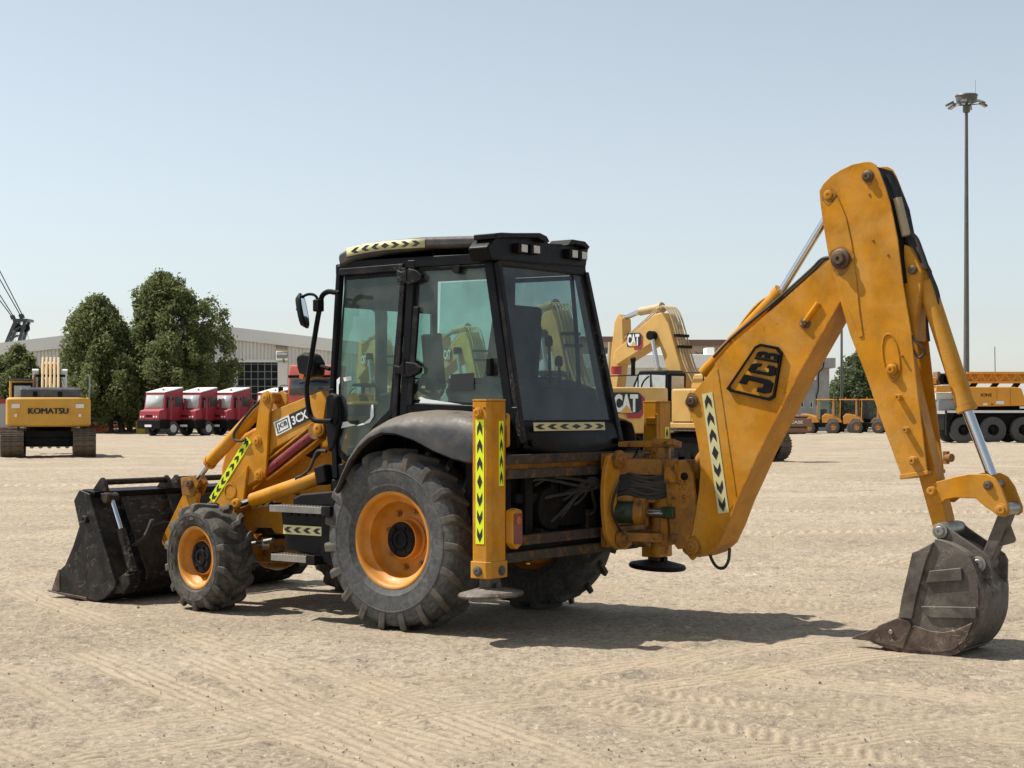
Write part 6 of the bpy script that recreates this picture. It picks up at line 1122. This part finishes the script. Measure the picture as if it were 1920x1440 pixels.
def rear_excavator():
    D = 61.5; t = thing('excavator', 'yellow crawler excavator seen from behind, dark blue lettering, left edge', 'excavator', (at(69, D), D+1.6, 0), R(105.5))
    tracks(t, 4.6, 1.05, .84, 2.62); MB().bb((-1.7, -.9, .42), (1.5, .9, .95)).build('car_body', 'machine_black', t, .05); MB().bb((-1.75, -1.2, .75), (-1.2, 1.2, 1.02)).build('cross_member', 'machine_black', t, .05); MB().lathe([(.85, .95), (.85, 1.2), (.001, 1.2)], 28, (0, 0, 0), (0, 0, 1)).build('slew_ring', 'machine_black', t)
    b = MB(); arc = [(-1.6-.42*math.cos(a), 1.545*math.sin(a)/math.sin(1.2)) for a in np.linspace(-1.2, 1.2, 9)]; b.prism([(-1.5, -1.54)]+arc+[(-1.5, 1.54)], 'z', 1.17, 2.28); cw = b.build('counterweight', 'komatsu', t, .12)
    MB().bb((-1.55, -1.4, 1.18), (1.6, 1.4, 1.4)).build('deck', 'komatsu', t, .03)
    b = MB(); b.prism([(-1.75, 2.27), (-1.7, 2.58), (-1.6, 2.66), (-.5, 2.66), (-.4, 2.27)], 'y', -1.18, 1.02); hd = b.build('bonnet', 'dark_grey', t, .04); MB().bb((-1.4, -1.4, 1.4), (.8, 1.4, 2.27)).build('engine_cover', 'komatsu', t, .04)
    for y in (.48, -.42): k = MB(); k.bar((-1.77, y, 2.32), (-1.74, y, 2.50), .04, .16, (1, 0, 0)); k.build('hood_latch', 'machine_black', hd)
    b = MB(); b.prism([(-.3, 1.42), (-.32, 2.98), (1.2, 2.98), (1.5, 1.42)], 'y', .48, 1.46); cb = b.build('cab', 'komatsu', t, .08); MB().bb((-.33, .56, 2.05), (-.345, 1.36, 2.86)).build('cab_window', 'machine_black', cb); MB().bb((-.347, .66, 2.2), (-.352, 1.28, 2.74)).build('pane', 'pale_glass', cb); MB().bb((-.4, .47, 2.94), (1.25, 1.47, 3.0)).build('cab_roof', 'dark_grey', cb, .02)
    k = MB(); k.cyl((-1.0, .52, 2.66), (-1.0, .52, 3.05), .06); k.tube([(-1.0, .52, 3.05), (-1.0, .52, 3.15), (-.9, .52, 3.2)], .05, 8); k.build('exhaust', 'roller_rust', t)
    bp = [(.4, 1.7), (.3, 2.0), (1.6, 3.6), (2.6, 3.75), (6.2, 2.0), (6.2, 1.6), (2.6, 3.1), (1.2, 1.8)]; b = MB(); b.prism(bp, 'y', -.30, .30); b.build('boom', 'komatsu', t, .04)
    for i in range(5): k = MB(); y = -.36+.15*i; k.tube([(-.2, y, 2.55), (.0, y, 2.75), (.9, y, 3.35), (1.5, y, 3.72), (2.2, y, 3.9)], .05, 7, 4); k.build('hydraulic_pipe', 'cat_pale', t)
    for y in (.52, -.58): k = MB(); k.cyl((.6, y, 2.0), (1.2, y, 3.32), .10); k.cyl((1.2, y-.12, 3.30), (1.2, y+.12, 3.30), .13); k.build('boom_ram', 'white_paint', t)
    k = MB(); k.bb((.6, -.62, 3.1), (.75, .58, 3.2)); k.build('pipe_clamp', 'machine_black', t)
    b = MB()
    for k_ in range(4): text(b, 'KOMATSU', (-2.03, .735-.011*k_, 1.66), (0, -1, 0), (0, 0, 1), 1.44, .22, .006+.0015*k_, 0.)
    b.build('lettering', 'print_black', cw, fix=False)
    for y in (1.18, -1.14): MB().bb((-1.935, y-.15, 1.88), (-1.965, y+.15, 2.03)).build('label_plate', 'paper', cw); MB().bb((-1.93, y-.05, 1.55), (-1.96, y+.05, 1.66)).build('reflector', 'paper', cw)
    k = MB(); k.tube([(-.8, -1.5, 2.2), (-.8, -1.52, 3.1), (-.7, -1.4, 3.12)], .03, 6, 2); k.build('mirror_pole', 'galv', t)
    k = MB(); ring = [(6.2, 1.9), (6.5, 1.5), (6.4, .6), (5.6, .3), (5.0, .4), (5.6, .8), (6.0, 1.4)]; k.prism(ring, 'y', -.7, .7); k.build('bucket', 'track_steel', t, .02)
    k = MB(); k.bb((3.9, -.75, .30), (4.1, .75, .36)); 
    for y in (-.7, -.35, 0, .35, .7): k.cyl((3.88, y, .33), (4.12, y, .33), .1, n=10)
    k.build('bucket_teeth', 'steel', t)
rear_excavator()
def tractor_unit():
    t = thing('terminal_tractor', 'dark red terminal tractor', 'truck', (0, 0, 0), 0, 'dark red terminal tractors parked in a row')
    MB().bb((-2.6, -.45, .75), (2.5, .45, 1.0)).build('chassis', 'machine_black', t); k = MB(); k.bb((1.7, -1.22, .5), (2.62, 1.22, 1.12)); k.build('bumper', 'machine_black', t, .05)
    b = MB(); b.prism([(.35, 1.0), (.35, 3.33), (1.95, 3.0), (2.12, 1.85), (2.5, 1.75), (2.58, 1.12)], 'y', -1.05, 1.05); cb = b.build('cab', 'truck_red', t, .06)
    b = MB(); b.prism([(.32, 3.42), (1.98, 3.06), (1.98, 3.0), (.32, 3.33)], 'y', -1.0, 1.0); b.build('roof', 'white_paint', t, .02)
    ws = MB(); a = Vector((1.985, 0, 2.84)); c = Vector((2.125, 0, 1.92)); ws.add([(a.x, -.9, a.z), (a.x, .9, a.z), (c.x, .9, c.z), (c.x, -.9, c.z)], [(0, 1, 2, 3)]); ws.build('windscreen', 'pale_glass', cb, solid=.02)
    for s in (1, -1):
        MB().prism([(1.25, 1.95), (1.25, 2.75), (1.80, 2.75), (1.95, 1.95)], 'y', s*1.055, s*1.07).build('quarter_window', 'dark_glass', cb); MB().prism([(.55, 2.05), (.55, 2.75), (1.1, 2.75), (1.1, 2.05)], 'y', s*1.055, s*1.07).build('door_window', 'dark_glass', cb)
        MB().bb((1.6, s*1.2, 1.1), (1.75, s*1.32, 2.65)).build('guard_post', 'truck_red', t, .03); MB().bb((.25, s*1.15, 1.0), (.4, s*1.28, 2.6)).build('guard_post', 'truck_red', t, .03); k = MB(); k.lathe([(.001, .03), (.12, .02), (.12, -.02), (.001, -.03)], 14, (1.9, s*1.22, 2.6), (1, 0, 0)); k.build('mirror', 'machine_black', t)
        for y in (.55, .82): MB().lathe([(.07, 0), (.07, .03), (.001, .04)], 12, (2.57, s*y, 1.32), (1, 0, 0)).build('headlamp', 'paper', cb)
    g = MB()
    for i in range(6): g.bb((2.535, -.35+.12*i, 1.28), (2.57, -.29+.12*i, 1.46))
    g.build('grille_slot', 'machine_black', cb); MB().bb((2.625, -.35, .62), (2.64, .35, .78)).build('number_plate', 'paper', t); MB().lathe([(.08, 0), (.08, .16), (.001, .2)], 12, (1.5, .3, 3.1), (0, 0, 1)).build('beacon', 'orange_lens', t)
    MB().bb((-2.4, -.6, 1.0), (-.9, .6, 1.25)).build('fifth_wheel', 'machine_black', t, .04); wheelset(t, [(1.35, 1.0, .52), (1.35, -1.0, .52), (-1.6, .95, .52), (-1.6, -.95, .52)], .52, .36, rim='white_paint')
    return t
T0 = tractor_unit(); T0.scale = (1.06, 1.06, 1.06); rzT = math.atan2(-.80, -.60)
for i, (u, l) in enumerate(((332, 'dark red terminal tractor with white sloping roof, leftmost, nearest the trees'), (395, 'dark red terminal tractor with white sloping roof, second from the trees'), (458, 'dark red terminal tractor, third from the trees, beside the yellow ram'), (538, 'dark red terminal tractor mostly hidden behind the loader arm'))):
    o = T0 if i == 0 else dup(T0); o.location = (at(u, 122+i*.8), 122+i*.8, 0); o.rotation_euler = (0, 0, rzT+(.0, .045, -.03, .02)[i]); o['label'] = l
def red_truck():
    D = 84.; t = thing('red_truck', 'faded red lorry with black mirror behind the cab front pillar', 'truck', (at(596, D), D, 0), R(-90-12))
    MB().bb((-3.5, -.5, .7), (1.5, .5, 1.0)).build('chassis', 'machine_black', t); b = MB(); b.prism([(-.9, .7), (-.9, 4.15), (.9, 4.15), (1.15, 3.4), (1.25, 2.55), (1.25, .7)], 'y', -1.22, 1.22); cb = b.build('cab', 'faded_red', t, .08)
    w = MB(); w.add([(1.165, -1.08, 3.45), (1.165, 1.08, 3.45), (1.258, 1.08, 2.6), (1.258, -1.08, 2.6)], [(0, 1, 2, 3)]); w.build('windscreen', 'dark_glass', cb, solid=.02); MB().bb((1.2, -1.15, 3.48), (1.3, 1.15, 3.62)).build('sun_visor', 'machine_black', cb)
    k = MB(); k.bb((1.22, -1.0, 1.0), (1.28, 1.0, 1.9)); k.build('grille', 'machine_black', cb); MB().bb((-3.6, -1.22, 1.1), (-1.1, 1.22, 3.6)).build('box_body', 'white_paint', t, .03)
    for s in (1, -1): k = MB(); k.tube([(1.0, s*1.2, 3.1), (1.1, s*1.62, 3.1), (1.1, s*1.62, 3.0)], .02, 6, 2); k.box((1.1, s*1.62, 2.75), (.1, .24, .55)); k.build('mirror', 'machine_black', t, .02); MB().prism([(-.5, 2.6), (-.5, 3.4), (.6, 3.4), (.85, 2.6)], 'y', s*1.225, s*1.235).build('door_window', 'dark_glass', cb)
    wheelset(t, [(.4, 1.0, .5), (.4, -1.0, .5), (-2.8, .95, .5), (-2.8, -.95, .5)], .5, .34)
red_truck()
def crane_truck():
    D = 92.; k = D/3050.; t = thing('truck_crane', 'yellow lattice boom crane on a black multi-axle carrier, right edge', 'mobile crane', (at(1797, D), D, 0)); X = lambda u: (u-1797)*k; Z = lambda v: 1.7+(774-v)*k
    MB().bb((X(1765), -.6, Z(806)), (X(2160), 1.9, Z(776))).build('chassis', 'machine_black', t, .04)
    b = MB(); b.prism([(X(1766), Z(815)), (X(1766), Z(770)), (X(1775), Z(768)), (X(2160), Z(768)), (X(2160), Z(776)), (X(1782), Z(776)), (X(1774), Z(790)), (X(1771), Z(815))], 'y', -.95, -.6); b.build('wheel_arch', 'machine_black', t, .03)
    MB().bb((X(1768), -1.0, Z(774)), (X(2160), -.955, Z(769.5))).build('deck_edge', 'white_paint', t)
    xs = [X(u) for u in (1798, 1853, 1910, 1968, 2040, 2095)]; wheelset(t, [(x, y, .74) for x in xs for y in (-.75, 2.05)], .74, .55, 'rubber', ri=.42)
    b = MB(); b.prism([(X(1787), Z(763)), (X(1787), Z(726)), (X(1893), Z(726)), (X(1905), Z(728)), (X(1917), Z(761))], 'y', -.95, .2); bd = b.build('superstructure', 'crane_yellow', t, .05)
    for u in (1860, 1885): MB().bb((X(u)-.008, -.965, Z(760)), (X(u)+.008, -.952, Z(729))).build('panel_joint', 'roller_rust', bd)
    q = MB(); text(q, 'IONS', (X(1830), -.956, Z(744)), (1, 0, 0), (0, 0, 1), X(1850)-X(1830), Z(738)-Z(744), .008, .02); q.build('lettering', 'machine_black', bd, fix=False)
    for u0, u1, v0, v1, m in ((1858, 1873, 758, 752, 'paper'), (1849, 1853, 760, 757, 'truck_red'), (1834, 1842, 760, 756, 'paper'), (1902, 1918, 766, 762, 'paper')): MB().bb((X(u0), -.972, Z(v0)), (X(u1), -.955, Z(v1))).build('label_plate', m, bd)
    MB().bb((X(1755), -.5, Z(770)), (X(1788), 1.5, Z(750))).build('rear_deck', 'galv', t, .03); MB().bb((X(1752), -.3, Z(750)), (X(1786), 1.6, Z(737))).build('tool_box', 'pale_wall', t, .05)
    MB().bb((X(1787), -.4, Z(770)), (X(2080), 1.4, Z(761))).build('turntable', 'machine_black', t)
    b = MB(); y0, y1 = -.5, .7; zt, zb = Z(699.5), Z(717)
    for y in (y0, y1): b.bar((X(1808), y, zt), (X(2200), y, zt), .12, .12, (0, 0, 1)); b.bar((X(1808), y, zb), (X(2200), y, zb), .1, .1, (0, 0, 1))
    lb = b.build('boom_chords', 'crane_yellow', t); b = MB(); n = 34
    for i in range(n):
        a = X(1812)+(X(2196)-X(1812))*i/n; c = X(1812)+(X(2196)-X(1812))*(i+1)/n
        for y in (y0, y1): b.tube([(a, y, zb if i % 2 else zt), (c, y, zt if i % 2 else zb)], .025, 5, 1, False)
        b.tube([(a, y0, zt), (c, y1, zt)], .02, 5, 1, False)
    b.build('boom_lacing', 'crane_yellow', lb); MB().bb((X(1812), .72, zb), (X(2200), .78, zt)).build('boom_back_panel', 'crane_yellow', lb)
    b = MB(); b.bb((X(1754), -.4, Z(722)), (X(1760), .6, Z(697))); b.bb((X(1760), -.3, Z(721)), (X(1808), .6, Z(700))); b.build('boom_head', 'roller_rust', t, .03); b = MB(); b.bb((X(1750), -.6, Z(735)), (X(1778), .6, Z(723))); b.bb((X(1744), -.5, Z(720)), (X(1752), .5, Z(708))); b.build('winch', 'crane_yellow', t, .04)
    for u in (1765, 1773): MB().lathe([(.05, -.1), (.28, -.1), (.22, 0), (.28, .1), (.05, .1)], 16, (X(u), -.45, Z(711)), (0, 1, 0)).build('pulley', 'machine_black', t)
    b = MB()
    for i in range(8): b.bar((X(1820+i*40), 0, zb-.1), (X(1828+i*40), 0, Z(726)), .2, .5, (0, 1, 0))
    b.build('boom_rest', 'machine_black', t)
crane_truck()
def forklift():
    t = thing('forklift', 'orange forklift', 'forklift', (0, 0, 0), 0, 'orange rough terrain forklifts in a row')
    MB().bb((-1.3, -.7, .5), (1.2, .7, .9)).build('chassis', 'machine_black', t, .05); b = MB(); b.prism([(-2.0, .75), (-2.05, 1.4), (-1.75, 1.65), (-1.0, 1.5), (-.5, 1.2), (-.3, .9)], 'y', -.8, .8); b.build('bonnet', 'fork_orange', t, .06)
    for x, y in ((-.55, .68), (-.55, -.68), (.75, .68), (.75, -.68)): MB().bar((x, y, .9), (x+.05, y, 2.75), .09, .09).build('cab_post', 'fork_orange', t)
    MB().bb((-.65, -.74, 2.74), (.9, .74, 2.84)).build('cab_roof', 'fork_orange', t, .04); c = MB(); c.bb((-.5, -.64, 1.2), (.74, .64, 2.72)); c.build('cab_glass', 'cab_glass', t); MB().bb((-.35, -.3, .9), (.1, .3, 2.0)).build('seat', 'machine_black', t, .05)
    b = MB(); b.prism([(.2, .85), (.5, 1.3), (1.1, 1.2), (1.2, .8)], 'y', -.8, .8); b.build('front_guard', 'roller_rust', t, .05)
    for s in (1, -1): k = MB(); k.bb((1.35, s*.42, .1), (1.5, s*.56, 2.75)); k.build('mast_rail', 'machine_black', t); k = MB(); k.bb((1.55, s*.3, .08), (2.7, s*.44, .14)); k.build('fork', 'machine_black', t)
    k = MB()
    for z in (.5, 1.2, 2.6): MB().bb((1.37, -.42, z), (1.47, .42, z+.14)).build('mast_crossbar', 'machine_black', t)
    MB().bb((1.52, -.6, .3), (1.6, .6, .85)).build('fork_carriage', 'machine_black', t); MB().lathe([(.06, 0), (.06, .12), (.001, .16)], 10, (-.2, 0, 2.84), (0, 0, 1)).build('beacon', 'orange_lens', t)
    wheelset(t, [(.85, .8, .52), (.85, -.8, .52), (-1.2, .7, .45), (-1.2, -.7, .45)], .52, .4, rim='fork_orange', ri=.42); return t
F0 = forklift()
for i, (u, l) in enumerate(((1547, 'orange forklift with black mast, leftmost, next to the roller'), (1590, 'orange forklift with black mast, middle of the three'), (1630, 'dark forklift partly hidden behind the dipper, rightmost of three'))):
    o = F0 if i == 0 else dup(F0); D = 136-i*.6; o.location = (at(u, D), D, 0); o.rotation_euler = (0, 0, R(-22)); o['label'] = l
def roller():
    D = 128.; t = thing('road_roller', 'rusty brown road roller drum with white lettering beside the forklifts', 'roller', (at(1486, D), D, 0), R(0))
    MB().lathe([(.001, -1.0), (.7, -1.0), (.76, -.97), (.76, .97), (.7, 1.0), (.001, 1.0)], 32, (.2, .9, .78), (1, 0, 0)).build('drum', 'roller_rust', t)
    b = MB(); b.bb((-2.2, -.1, .62), (1.5, .12, 1.25)); fr_ = b.build('drum_frame', 'roller_rust', t, .04); b = MB(); b.bb((1.3, .12, .6), (1.5, 1.8, 1.25)); b.build('frame_end', 'roller_rust', t, .04); MB().bb((-2.2, .2, 1.3), (1.3, 1.7, 1.55)).build('drum_cover', 'roller_rust', t, .3); MB().bb((-1.9, -.05, .12), (1.2, .2, .5)).build('scraper', 'roller_rust', t, .04)
    q = MB(); text(q, 'CASE', (-.2, -.104, .85), (1, 0, 0), (0, 0, 1), 1.0, .24, .006, .03); q.build('lettering', 'paper', fr_, fix=False)
roller()
